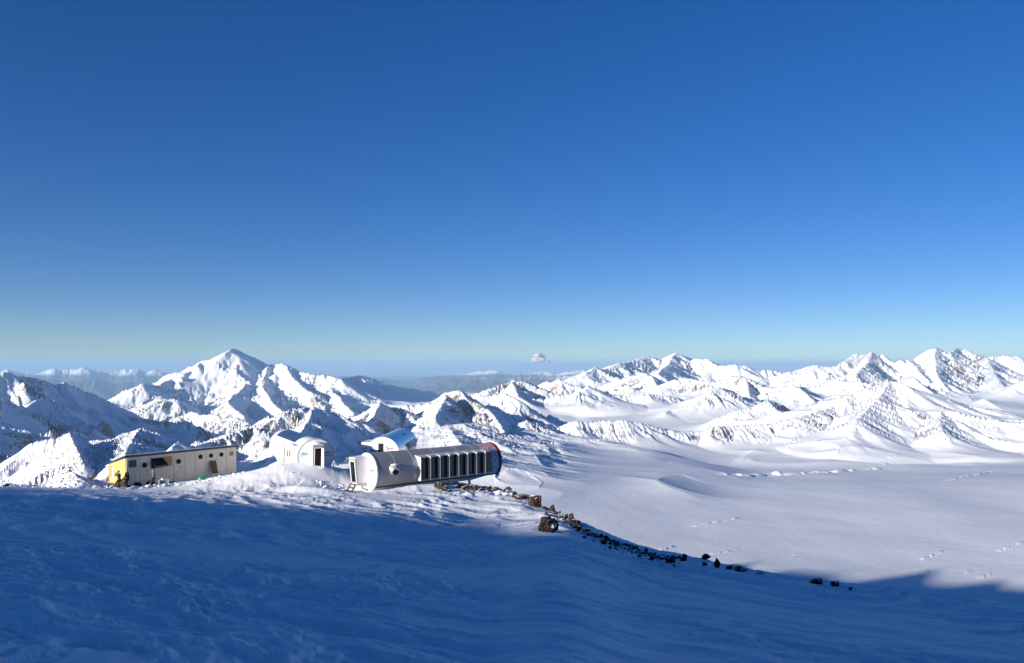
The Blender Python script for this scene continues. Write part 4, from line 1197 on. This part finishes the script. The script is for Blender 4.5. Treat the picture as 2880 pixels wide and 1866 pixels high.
def person(loc, facing, label, jacket, hat_mat, handL, handR, hip=.92, lean=0.0, footL=(.02, .11), footR=(-.02, -.11), hat='cap', trousers=M_TROUSER, curl=.6):
    """standing figure; local +X is the way it faces; hands are given in local coordinates"""
    root = empty("person", loc, None, label, "person", None, facing)
    S = 1.0
    pel = Vector((0, 0, hip)); che = Vector((lean * .30, 0, hip + .34)); neck = Vector((lean * .5, 0, hip + .53))
    head = Vector((lean * .55 + .02, 0, hip + .68)); top = head + Vector((0, 0, .10))
    V, E, R_ = [], [], []
    def add(p, r, frm=None):
        V.append(Vector(p)); R_.append(r); i = len(V) - 1
        if frm is not None: E.append((frm, i))
        return i
    ip = add(pel, (.15, .12)); iw = add(pel.lerp(che, .5), (.14, .11), ip); ic = add(che, (.17, .12), iw)
    inn = add(neck, .055, ic); ih = add(head + Vector((0, 0, -.02)), (.085, .095), inn); it = add(top, (.07, .08), ih)
    add(head + Vector((.105, 0, -.03)), .022, ih)                      # nose
    for s in (1, -1): add(head + Vector((-.005, .092 * s, -.02)), .022, ih)   # ears
    sleeves = []
    for s, hd in ((1, handL), (-1, handR)):
        sh = che + Vector((0, .19 * s, .10)); hd = Vector(hd)
        el = joint_bend(sh, hd, .30, .27, (-.4, .5 * s, -.6))
        i1 = add(sh, .066, ic); i2 = add(el, .050, i1); i3 = add(hd, .032, i2)
        fd = (hd - el).normalized()
        pm = hd + fd * .065
        i4 = add(pm, (.036, .026), i3)
        sd = fd.orthogonal().normalized(); up = fd.cross(sd)
        for k in range(4):
            b = pm + fd * .045 + sd * (.030 - .020 * k)
            ln = (.070, .080, .074, .058)[k]
            k1 = b + fd * ln * .5 + up * -.012
            k2 = k1 + (fd * (1 - curl) - up * curl).normalized() * ln * .5
            j1 = add(k1, .0095, i4); add(k2, .008, j1)
        tb = pm - fd * .02 + sd * .04
        j1 = add(tb + fd * .03 - up * .012, .0105, i4); add(tb + fd * .055 - up * .03, .0085, j1)
        sleeves.append((sh, el, hd))
    legsj = []
    for s, ft in ((1, footL), (-1, footR)):
        h = pel + Vector((0, .095 * s, -.04)); an = Vector((ft[0], ft[1], .09))
        kn = joint_bend(h, an, .44, .43, (1, 0, 0.1))
        i1 = add(h, .095, ip); i2 = add(kn, .062, i1); i3 = add(an, .045, i2); add(an + Vector((.15, 0, -.05)), .036, i3)
        legsj.append((h, kn, an))
    skin_mesh("body", V, E, R_, M_SKIN, root, 1)
    for s in (1, -1): MB().disc(head + Vector((.088, .036 * s, .005)), (1, 0, 0), .012, .01, 8).build("eye", M_EYE, root)
    # jacket over trunk and arms
    V, E, R_ = [], [], []
    ip = add(pel + Vector((0, 0, -.10)), (.185, .155)); iw = add(pel.lerp(che, .5), (.178, .145), ip); ic = add(che, (.20, .15), iw); add(neck + Vector((0, 0, .02)), .08, ic)
    for sh, el, hd in sleeves:
        i1 = add(sh, .088, ic); i2 = add(el, .070, i1); add(el.lerp(hd, .95), .052, i2)
    skin_mesh("jacket", V, E, R_, jacket, root, 1)
    V, E, R_ = [], [], []
    ip = add(pel + Vector((0, 0, -.02)), (.165, .14))
    for h, kn, an in legsj:
        i1 = add(h + Vector((0, 0, -.06)), .108, ip); i2 = add(kn, .080, i1); add(an + Vector((0, 0, .05)), .070, i2)
    skin_mesh("trousers", V, E, R_, trousers, root, 1)
    for h, kn, an in legsj:
        V, E, R_ = [], [], []
        i1 = add(an + Vector((0, 0, .08)), .066); i2 = add(an + Vector((.01, 0, -.03)), .062, i1); add(an + Vector((.18, 0, -.045)), .048, i2)
        skin_mesh("boot", V, E, R_, M_BOOT, root, 1)
    m = MB()
    if hat == 'cap':
        m.lump(head + Vector((-.012, 0, .058)), .112, 3, .03, 2, (1.05, .95, .85))
        m.hexa([head + Vector(q) for q in ((.06, -.07, .045), (.18, -.05, .03), (.18, .05, .03), (.06, .07, .045), (.06, -.07, .065), (.18, -.05, .045), (.18, .05, .045), (.06, .07, .065))])
    else:
        m.lump(head + Vector((-.02, 0, .045)), .118, 7, .04, 2, (1.02, .98, 1.0))
    m.build("hat", hat_mat, root, smooth='all')
    return root

M_JTEAL = simple("teal_jacket", (.02, .11, .14), .75, 0, .2, .15, 9, .2)
M_JDARK = simple("dark_navy_jacket", (.018, .032, .045), .75, 0, .2, .2, 9, .2)
M_JBLUE = simple("blue_jacket", (.02, .12, .21), .75, 0, .2, .12, 9, .2)
M_TAN = simple("tan_cloth", (.42, .35, .25), .8, 0, .2, .1, 14)
M_BROWNHAT = simple("brown_wool", (.12, .055, .03), .85, 0, .1, .2, 18)

def feet(xp, yp, d):
    x = (xp - HX) / F * d
    return (x, d, ground_z(x, d))
p1 = feet(335, 1368, 75.6)
photographer = person(p1, math.radians(168), "person in a teal jacket holding a camera to the face beside the yellow wall", M_JTEAL, M_BROWNHAT, (.26, .10, 1.36), (.28, -.08, 1.37), .84, .12, (.12, .14), (-.10, -.12), 'beanie')
p2 = feet(357, 1369, 75.9)
person(p2, math.radians(175), "person in a dark jacket and tan cap standing with arms hanging at the hut corner", M_JDARK, M_TAN, (.10, .34, .80), (.02, -.33, .80), .975, .02, (.03, .11), (-.03, -.11))
p3 = feet(432, 1361, 77.0)
p3o = person(p3, math.radians(205), "person in a blue jacket standing below the black hatch flap with a shovel in hand", M_JBLUE, M_BROWNHAT, (.20, .30, .98), (.14, -.34, 1.22), .97, .0, (.08, .12), (-.08, -.12), 'beanie')

M_LENS = simple("black_camera_body", (.012, .012, .013), .4, 0, .5, .1, 20)
cm = empty("camera", (0, 0, 0), None, "small black camera held up to the eye by the teal jacketed person", "camera")
cm.location = photographer.matrix_basis @ Vector((.36, .01, 1.40)); cm.rotation_euler = photographer.rotation_euler
MB().box((-.03, -.07, -.045), (.03, .07, .045), .008).build("camera_body", M_LENS, cm)
MB().rod((.03, 0, 0), (.13, 0, 0), .036, .040, 16).build("lens", M_LENS, cm)

M_RAIL = simple("pale_ash_handle", (.42, .30, .16), .7, 0, .2, .15, 9)
M_REDP = simple("red_plastic", (.45, .04, .03), .5, 0, .4, .08, 6)
M_GREENP = simple("green_plastic_sheet", (.01, .16, .075), .4, 0, .4, .15, 5)
M_SLED = simple("blue_plastic", (.03, .13, .33), .45, 0, .4, .1, 4)
M_BAG = simple("black_nylon", (.014, .013, .014), .7, 0, .25, .2, 9, .3)
M_MAROON = simple("maroon_nylon", (.16, .025, .02), .7, 0, .25, .2, 9, .3)

def shovel(loc, top, label, mat_handle, blade_mat, group=None, grip=True):
    """blade at loc (on the snow), handle running to top"""
    root = empty("snow_shovel", loc, None, label, "shovel", group)
    t = Vector(top) - Vector(loc); u = t.normalized()
    s = Vector((u.y, -u.x, 0)); s = s.normalized() if s.length > .01 else Vector((1, 0, 0))
    MB().rod(u * .25, t, .022, .02, 10).build("handle", mat_handle, root)
    f = s.cross(u)
    w = .14
    MB().hexa([s * -w * .8 + f * .0, s * w * .8 + f * .0, s * w * .8 + f * .012, s * -w * .8 + f * .012, s * -w + u * .30 + f * .03, s * w + u * .30 + f * .03, s * w + u * .30 + f * .045, s * -w + u * .30 + f * .045]).build("blade", blade_mat, root)
    if grip:
        MB().rod(t - s * .07, t + s * .07, .022, .022, 10).build("grip", blade_mat, root)
    return root
hp = p3o.matrix_basis @ Vector((.22, -.36, 1.20))
base = p3o.matrix_basis @ Vector((.34, -.20, 0))
base.z = ground_z(base.x, base.y)
shovel(base, hp + (hp - base) * .22, "tall shovel with a pale handle held upright by the blue jacketed person", M_RAIL, M_STEEL)

def ground_at(xp, d, dz=0.0):
    x = (xp - HX) / F * d
    return Vector((x, d, ground_z(x, d) + dz))
b = ground_at(471, 78.6)
shovel(b, b + Vector((.12, .2, 1.0)), "short shovel with a red grip standing in the heap of gear", M_REDP, M_REDP)
b = ground_at(474, 78.2)
pole = empty("pole", b, None, "long thin dark pole leaning against the hut wall beside the plywood panel", "pole")
MB().rod((0, 0, 0), (.60, 1.30, 1.75), .025, .02, 10).build("shaft", M_WOOD, pole)
MB().rod((.58, 1.26, 1.69), (.61, 1.33, 1.79), .04, .04, 10).build("pole_tip", M_STEEL, pole)
# tripod
tp = empty("tripod", ground_at(389, 77.3), None, "thin dark tripod with spread legs standing by the first hut door", "tripod")
for q in ((-.36, .1, 0), (.22, -.15, -.05), (.12, .32, 0)):
    MB().rod((0, 0, 1.22), q, .022, .018, 8).build("leg", M_STEEL, tp)
MB().box((-.05, -.05, 1.20), (.05, .05, 1.32), .01).build("tripod_head", M_STEEL, tp)

def bag(loc, dims, mat, label, rz=0.0, strap=True, seed=1, name="duffel_bag", cat="bag", group=None):
    root = empty(name, loc, None, label, cat, group, rz)
    a, c, h = dims
    m = MB(); m.lump((0, 0, h * .5), 1.0, seed, .16, 3, (a, c, h * .58)); m.build("bag_body", mat, root, smooth='all')
    m = MB()
    for s in (-.4, .4): m.ring((a * s, 0, h * .52), (1, 0, 0), h * .56, h * .60, .05, 20)
    m.build("strap", M_STEEL, root)
    return root
bag(ground_at(384, 77.0, -.02), (.50, .30, .52), M_BAG, "black duffel bag lying under the tripod", .5, seed=2)
bag(ground_at(369.5, 76.9, -.02), (.40, .22, .30), M_MAROON, "maroon duffel bag lying between the dark jacketed person and the black bag", .3, seed=5)
bag(ground_at(423, 77.6, -.02), (.52, .34, .66), M_BAG, "black sack slumped at the feet of the blue jacketed person", .9, seed=8, name="sack", cat="sack")
g = empty("rubbish_bag", ground_at(568, 82.2, -.03), None, "shiny green bag half buried in broken snow by the hut", "bag")
MB().lump((0, 0, .18), .42, 21, .25, 3, (1.05, .8, .75)).build("bag_body", M_GREENP, g, smooth='all')
MB().rod((.30, -.05, .30), (.52, -.12, .40), .05, .09, 8).build("tied_neck", M_GREENP, g)
# blue sledge with the heap of gear
sl = empty("plastic_sledge", ground_at(466, 77.2), None, "blue plastic sledge loaded with gear in front of the hut", "sledge", None, .5)
m = MB()
m.hexa([(-.62, -.24, .02), (.55, -.24, .02), (.55, .24, .02), (-.62, .24, .02), (-.70, -.32, .08), (.72, -.32, .16), (.72, .32, .16), (-.70, .32, .08)]); m.build("sledge_floor", M_SLED, sl)
m = MB()
for y in (-.31, .29): m.hexa([(-.70, y, .06), (.72, y, .10), (.72, y + .03, .10), (-.70, y + .03, .06), (-.74, y, .27), (.84, y, .36), (.84, y + .03, .36), (-.74, y + .03, .27)])
m.build("sledge_side", M_SLED, sl)
en = empty("generator", sl.matrix_basis @ Vector((-.18, 0, .16)), None, "small bare metal generator sitting on the blue sledge", "generator", None, .5)
MB().box((-.36, -.22, .02), (.02, .22, .36), .03).build("engine_block", M_STEEL, en)
MB().rod((.04, 0, .20), (.36, 0, .20), .17, .17, 18).build("motor_drum", M_GREYW, en, smooth=True)
m = MB()
for y in (-.27, .25):
    m.rod((-.42, y, 0), (-.42, y, .50), .02, .02, 8).rod((.42, y, 0), (.42, y, .50), .02, .02, 8).rod((-.42, y, .50), (.42, y, .50), .02, .02, 8)
m.build("tube_frame", M_GREYW, en)
MB().lump((-.1, .0, .50), .17, 4, .15, 2, (1, .8, .7)).build("fuel_tank", M_CAP, en, smooth='all')
# planks
pk = empty("plank", ground_at(375, 75.6, .06), None, "pale plank lying on the snow beside the dark jacketed person", "plank", None, .35)
MB().box((-.2, -.12, 0), (1.25, .12, .05), .008).build("plank_board", M_CAP, pk)
MB().box((-.05, -.13, -.06), (.02, .13, 0)).build("batten", M_WOOD, pk)
pk = empty("timber_pallet", ground_at(322, 76.2, -.02), None, "orange timber pallet on the snow under the yellow end wall", "pallet", None, .86)
for k in range(4):
    MB().box((-1.0, -.55 + k * .30, .08), (1.0, -.32 + k * .30, .12)).build("slat", M_ORANGE, pk)
for x in (-.9, 0, .82): MB().box((x, -.55, -.04), (x + .10, .58, .08)).build("runner", M_ORANGE, pk)
# brown board leaning on the hut wall
bb = empty("leaning_board", HUT.matrix_world @ Vector((0, 0, 0)), None, "tall brown board leaning against the hut wall under the round portholes", "board")
bb.location = (Matrix.Translation(HUT.location) @ Matrix.Rotation(math.atan2(hx.y, hx.x), 4, 'Z')) @ Vector((8.95, -.62, .12))
bb.rotation_euler = (math.radians(-20), 0, math.atan2(hx.y, hx.x))
MB().box((-.34, -.02, 0), (.36, .02, 1.38), .005).build("board_sheet", M_BROWN, bb)
m = MB(); m.box((-.30, .022, .1), (-.22, .05, 1.3)); m.box((.24, .022, .1), (.32, .05, 1.3)); m.build("batten", M_WOOD, bb)

# ------------------------------------------------------------------ shovelled snow
def snow_heap(loc, rx, ry, h, seed, label):
    n = 90
    bm = bmesh.new()
    g = np.linspace(-1.25, 1.25, n)
    gx, gy = np.meshgrid(g, g)
    r = np.sqrt(gx ** 2 + gy ** 2) * (1 + .18 * pnoise(gx * 1.5 + seed, gy * 1.5, seed))
    z = h * np.clip(1 - r, 0, None) ** .85
    lit = sstep(.2, -.5, gx * .8 + gy * .6)
    z = z + (np.clip(pnoise(gx * 7 + seed, gy * 7, seed + 1), -.3, 1) * .16 + np.clip(pnoise(gx * 15, gy * 15 + seed, seed + 2), -.3, 1) * .10) * h * sstep(1.12, .75, r) * (.25 + .75 * lit)
    z = z - .25 * sstep(.9, 1.25, r)
    o = grid_mesh("snow_pile", gx * rx, gy * ry, z, M_SNOW)
    o.location = loc
    tag(o, label, "snow pile")
    return o
q = ground_at(200, 75.0)
snow_heap((q.x, q.y, q.z - .1), 2.5, 1.7, 1.45, 3, "tall pointed pile of shovelled snow left of the yellow end wall")
q = ground_at(268, 76.6)
snow_heap((q.x, q.y, q.z - .12), 2.0, 1.3, .75, 11, "low lumpy snow bank between the pointed snow pile and the hut")
q = ground_at(20, 75.0)
snow_heap((q.x, q.y, q.z - .1), 1.6, .9, .5, 17, "small snow pile at the far left edge of the slope")

def clods(name, spots, seed):
    """countless broken lumps of snow, as one mass"""
    rnd = random.Random(seed)
    m = MB()
    for (xp, d, sx, sd, n, s0, s1) in spots:
        for _ in range(n):
            x = (xp + rnd.gauss(0, sx) - HX) / F * d; y = d + rnd.gauss(0, sd)
            s = rnd.uniform(s0, s1) * rnd.uniform(.5, 1)
            m.lump((x, y, ground_z(x, y) + s * .3), s, rnd.random() * 1e6, .35, 1, (1, 1, .8))
    o = m.build(name, M_SNOW)
    tag(o, kind="stuff"); return o
clods("snow_clods", [(560, 78.5, 40, .8, 190, .05, .2), (490, 75.0, 45, .6, 150, .03, .12), (285, 75.6, 26, .8, 130, .05, .2), (180, 74.0, 40, .5, 70, .04, .16), (30, 74.5, 40, .5, 60, .05, .15), (620, 82.5, 30, .8, 60, .05, .2), (920, 73.5, 35, .6, 40, .04, .15)], 5)
# ------------------------------------------------------------------ dark rocks along the edge of the slope
def make_rock():
    m, nt, b = new_mat("dark_volcanic_rock")
    N = nt.nodes; L = nt.links
    tc = N.new("ShaderNodeTexCoord")
    n = N.new("ShaderNodeTexNoise"); n.inputs['Scale'].default_value = 2.2; n.inputs['Detail'].default_value = 8; n.inputs['Roughness'].default_value = .65
    L.new(tc.outputs['Object'], n.inputs['Vector'])
    r = N.new("ShaderNodeValToRGB")
    e = r.color_ramp.elements
    e[0].position = .34; e[0].color = (.014, .012, .012, 1)
    e[1].position = .70; e[1].color = (.10, .055, .034, 1)
    k = e.new(.52); k.color = (.033, .022, .018, 1)
    L.new(n.outputs['Fac'], r.inputs[0])
    # snow caught on the flatter tops
    geo = N.new("ShaderNodeNewGeometry"); sp = N.new("ShaderNodeSeparateXYZ"); L.new(geo.outputs['Normal'], sp.inputs[0])
    n2 = N.new("ShaderNodeTexNoise"); n2.inputs['Scale'].default_value = 1.6; n2.inputs['Detail'].default_value = 5
    L.new(geo.outputs['Position'], n2.inputs['Vector'])
    a = N.new("ShaderNodeMath"); a.operation = 'MULTIPLY_ADD'; a.inputs[1].default_value = 1.1
    L.new(n2.outputs['Fac'], a.inputs[0]); L.new(sp.outputs['Z'], a.inputs[2])
    mr = N.new("ShaderNodeMapRange"); mr.inputs['From Min'].default_value = 1.42; mr.inputs['From Max'].default_value = 1.52
    L.new(a.outputs[0], mr.inputs['Value'])
    mx = N.new("ShaderNodeMix"); mx.data_type = 'RGBA'; mx.inputs[7].default_value = (.85, .87, .89, 1)
    L.new(mr.outputs[0], mx.inputs[0]); L.new(r.outputs[0], mx.inputs[6]); L.new(mx.outputs[2], b.inputs['Base Color'])
    b.inputs['Roughness'].default_value = .85; b.inputs['Specular IOR Level'].default_value = .2
    bp = N.new("ShaderNodeBump"); bp.inputs['Strength'].default_value = .7; bp.inputs['Distance'].default_value = .08
    L.new(n.outputs['Fac'], bp.inputs['Height']); L.new(bp.outputs[0], b.inputs['Normal'])
    return m
M_ROCK = make_rock()

def rock_mesh(seed):
    rnd = random.Random(seed)
    bm = bmesh.new()
    bmesh.ops.create_icosphere(bm, subdivisions=4, radius=1.0)
    cuts = [(Vector((rnd.gauss(0, 1), rnd.gauss(0, 1), rnd.gauss(0, .8))).normalized(), rnd.uniform(.42, .86)) for _ in range(22)]
    ax_ = [Vector((rnd.gauss(0, 1), rnd.gauss(0, 1), rnd.gauss(0, 1))).normalized() for _ in range(8)]
    for v in bm.verts:
        p = v.co.copy()
        for n, d in cuts:
            k = p.dot(n)
            if k > d: p -= n * (k - d) * .93
        for i, n in enumerate(ax_):
            p += v.co.normalized() * .03 * math.sin((7 + 3 * i) * p.dot(n) + i)
        v.co = p
    me = bpy.data.meshes.new("rock")
    bm.to_mesh(me); bm.free()
    me.polygons.foreach_set("use_smooth", np.ones(len(me.polygons), dtype=bool))
    try: me.set_sharp_from_angle(angle=math.radians(28))
    except Exception: pass
    me.materials.append(M_ROCK)
    return me
ROCKS = [rock_mesh(40 + i) for i in range(12)]
rr = random.Random(77)
def rock(xp, yp, wpx, hpx, label, group, name="rock", sink=.25, d=None):
    if d is None: x, y, z = hit(xp, yp)
    else: x = (xp - HX) / F * d; y = d; z = ground_z(x, y)
    w = wpx / F * y; h = hpx / F * y
    o = bpy.data.objects.new(name, rr.choice(ROCKS)); COL.objects.link(o)
    o.scale = (w * .62, w * rr.uniform(.45, .65), h * .66)
    o.rotation_euler = (rr.uniform(-.2, .2), rr.uniform(-.2, .2), rr.uniform(0, 6.28))
    s = max(o.scale.x, o.scale.y)
    o.location = (x, y + w * .3, z + h * (.5 - sink * .6))
    o.scale.x = o.scale.y = s
    tag(o, label, "rock", group)
    return o
G1 = "named boulders along the ridge edge"
big = [
 (1535, 1497, 64, 42, "large lone reddish brown boulder standing on the shaded slope in front of the ridge edge"),
 (1509, 1428, 42, 34, "bulky brown boulder on the ridge edge, upper left of the leaning pair"),
 (1547, 1425, 36, 24, "flat topped reddish boulder on the ridge edge, upper right of the leaning pair"),
 (1555, 1442, 18, 24, "upright dark rock just below the flat topped reddish boulder"),
 (1581, 1446, 18, 20, "pointed dark rock on the ridge edge right of the upright dark rock"),
 (1577, 1459, 20, 12, "low dark rock lying in the snow right above the large lone boulder"),
 (1606, 1468, 16, 24, "narrow dark rock standing at the start of the stony band"),
 (1886, 1585, 28, 28, "dark blocky boulder in the snow below the ridge edge, beside a smaller tilted one"),
 (1924, 1579, 18, 20, "dark tilted boulder right of the blocky one below the ridge edge"),
 (1935, 1560, 42, 22, "long dark peaked rock on the skyline of the ridge edge"),
 (1966, 1568, 24, 18, "snow topped dark rock at the right end of the long peaked rock"),
 (1987, 1577, 24, 16, "flat dark boulder on the edge with snow sloping down its right side"),
 (2019, 1598, 18, 28, "tall dark rock face rising from a snowy hump on the edge"),
 (2053, 1603, 22, 15, "rounded dark boulder on the edge right of the tall rock face"),
 (2086, 1609, 36, 15, "snow covered hump of rock showing only a dark rim"),
 (2137, 1614, 28, 9, "low pair of dark stones at the end of the unbroken rock line"),
 (2302, 1646, 42, 18, "broad low dark rock on the blue shaded edge, largest of the last few"),
 (2350, 1652, 26, 15, "sloping dark rock right of the broad low rock on the shaded edge"),
 (2393, 1662, 12, 12, "last small dark rock at the right end of the ridge edge"),
 (1835, 1578, 12, 14, "small dark double stone alone in the snow below the stony band"),
 (1982, 1594, 16, 10, "small dark stone in the snow below the flat dark boulder"),
 (1428, 1379, 14, 8, "small grey stone perched on the skyline right of the long cabin"),
 (1466, 1408, 12, 11, "small upright brown stone left of the bulky brown boulder"),
]
for xp, yp, w, h, lab in big:
    rock(xp, yp, w, h, lab, None, "boulder" if w > 22 else "rock")
G2 = "dark stones of the stony band along the ridge edge"
L2_ = "dark stone half sunk in snow in the stony band along the ridge edge"
def edge_y(xp): return float(np.interp(xp, EP, EYPX))
for i in range(165):
    t = rr.random() ** 1.1
    xp = 1600 + t * 320
    yp = edge_y(xp) + 3 + abs(rr.gauss(0, 11)) * (1.25 - t * .5)
    w = rr.uniform(4, 14) * (1.2 - .4 * t)
    rock(xp, yp, w, w * rr.uniform(.5, .9), L2_, G2)
for i in range(46):
    xp = rr.uniform(1425, 1612); w = rr.uniform(5, 16); rock(xp, edge_y(xp) + 2 + abs(rr.gauss(0, 11)), w, w * rr.uniform(.5, .85), L2_, G2)
G3 = "dark rocks under the cantilevered end of the long cabin"
L3_ = "dark rock bedded in snow under and beyond the cantilevered end of the long cabin"
for i in range(70):
    t = rr.random()
    xp = 1285 + t * 150
    d = 74.5 - t * 2.5 + rr.uniform(-1.6, 1.2)
    w = rr.uniform(5, 17)
    rock(xp, 0, w, w * rr.uniform(.45, .75), L3_, G3, d=d)
for xp, d, w, h, lab in ((1236, 72.6, 30, 20, "dark rocky knob poking from the snow beneath the window bank"), (1252, 71.8, 24, 12, "dark slab below the rocky knob beneath the window bank"), (1262, 71.2, 16, 7, "thin dark slab lowest in the snow beneath the window bank")):
    rock(xp, 0, w, h, lab, None, "boulder" if w > 22 else "rock", d=d)
for xp, d, w, h, lab in ((325, 74.4, 16, 7, "dark flat stone in the snow in front of the crouching photographer"), (346, 74.4, 18, 9, "dark jagged stone in the snow in front of the dark jacketed person"), (16, 73.8, 22, 8, "dark stone under the small snow pile at the far left"), (603, 69.0, 9, 3, "tiny dark stone in the smooth snow below the mound"), (688, 68.5, 10, 3, "tiny dark sliver of stone below the crest of the mound")):
    rock(xp, 0, w, h, lab, None, d=d)

# countless finer fragments between the stones
def gravel():
    m = MB()
    for i in range(900):
        t = rr.random()
        xp = 1440 + t * 480
        yp = edge_y(xp) + 2 + abs(rr.gauss(0, 12))
        x, y, z = hit(xp, yp)
        w = rr.uniform(1.5, 4.5) / F * y
        b0 = len(m.bm.verts)
        r = bmesh.ops.create_icosphere(m.bm, subdivisions=1, radius=1.0)
        for v in r['verts']:
            k = rr.uniform(.7, 1.2)
            v.co = Vector((v.co.x * w * k * .7 + x, v.co.y * w * k * .7 + y, v.co.z * w * k * .45 + z + w * .1))
    o = m.build("gravel", M_ROCK)
    tag(o, kind="stuff")
gravel()

# ------------------------------------------------------------------ small clouds beyond the horizon
M_CLOUD, _nt, _b = new_mat("cloud_vapour")
_b.inputs['Base Color'].default_value = (.84, .72, .69, 1); _b.inputs['Roughness'].default_value = 1.0
_b.inputs['Specular IOR Level'].default_value = 0.0
_tr = _nt.nodes.new("ShaderNodeBsdfTranslucent"); _tr.inputs[0].default_value = (.9, .82, .8, 1)
_tp = _nt.nodes.new("ShaderNodeBsdfTransparent")
_m1 = _nt.nodes.new("ShaderNodeMixShader"); _m1.inputs[0].default_value = .3
_m2 = _nt.nodes.new("ShaderNodeMixShader"); _m2.inputs[0].default_value = .5
_nt.links.new(_b.outputs[0], _m1.inputs[1]); _nt.links.new(_tr.outputs[0], _m1.inputs[2])
_nt.links.new(_m1.outputs[0], _m2.inputs[1]); _nt.links.new(_tp.outputs[0], _m2.inputs[2])
_nt.links.new(_m2.outputs[0], _nt.nodes['Material Output'].inputs[0])
def cloud(cx, cy, w, h, seed, label, n=14):
    rnd = random.Random(seed)
    d = 110000.0
    m = MB()
    W = w / F * d; Hh = h / F * d
    for i in range(n):
        t = rnd.uniform(-1, 1)
        r = Hh * .22 * rnd.uniform(.25, 1.05) * (1.1 - abs(t) * .7)
        up = rnd.random() ** 1.4 * max(0, 1 - abs(t) * 1.5)
        m.lump((t * W * .5 - up * W * .05, rnd.uniform(-.3, .3) * W, -Hh * .5 + r * .6 + up * Hh * .78), r, rnd.random() * 1e6, .5, 2, (1.5 if up < .3 else 1.0, 1.3, .8))
    o = m.build("cloud", M_CLOUD, None, smooth='all', loc=px(cx, cy, d))
    tag(o, label, "cloud")
    return o
cloud(1517, 1002, 58, 38, 4, "tall pinkish cumulus cloud on the horizon right of centre", 110)
cloud(1506, 1012, 84, 7, 9, "flat strip of cloud below the tall pinkish cumulus", 12)
cloud(1592, 1009, 44, 9, 14, "low ragged cloud just right of the tall cumulus", 12)
cloud(1622, 1012, 34, 5, 23, "thin cloud wisp rightmost on the horizon", 9)
cloud(1093, 1013, 28, 6, 31, "tiny cloud on the horizon above the middle, left of its twin", 9)
cloud(1127, 1014, 22, 5, 37, "tiny cloud on the horizon, right of its slightly larger twin", 9)
# ------------------------------------------------------------------ haze: one closed box of thin air round everything
bm = bmesh.new()
bmesh.ops.create_cube(bm, size=1.0)
me = bpy.data.meshes.new("haze")
bm.to_mesh(me); bm.free()
haze = bpy.data.objects.new("haze", me)
haze.scale = (190000, 190000, 1602)
haze.location = (0, 0, 262 - 801)
COL.objects.link(haze)
hm = bpy.data.materials.new("thin_air")
hm.use_nodes = True
hm.node_tree.nodes.clear()
pv = hm.node_tree.nodes.new("ShaderNodeVolumePrincipled")
pv.inputs['Color'].default_value = (0.42, 0.68, 1.0, 1)
pv.inputs['Density'].default_value = 2.8e-5
pv.inputs['Anisotropy'].default_value = 0.0
ho = hm.node_tree.nodes.new("ShaderNodeOutputMaterial")
hm.node_tree.links.new(pv.outputs[0], ho.inputs['Volume'])
me.materials.append(hm)
tag(haze, kind="stuff")
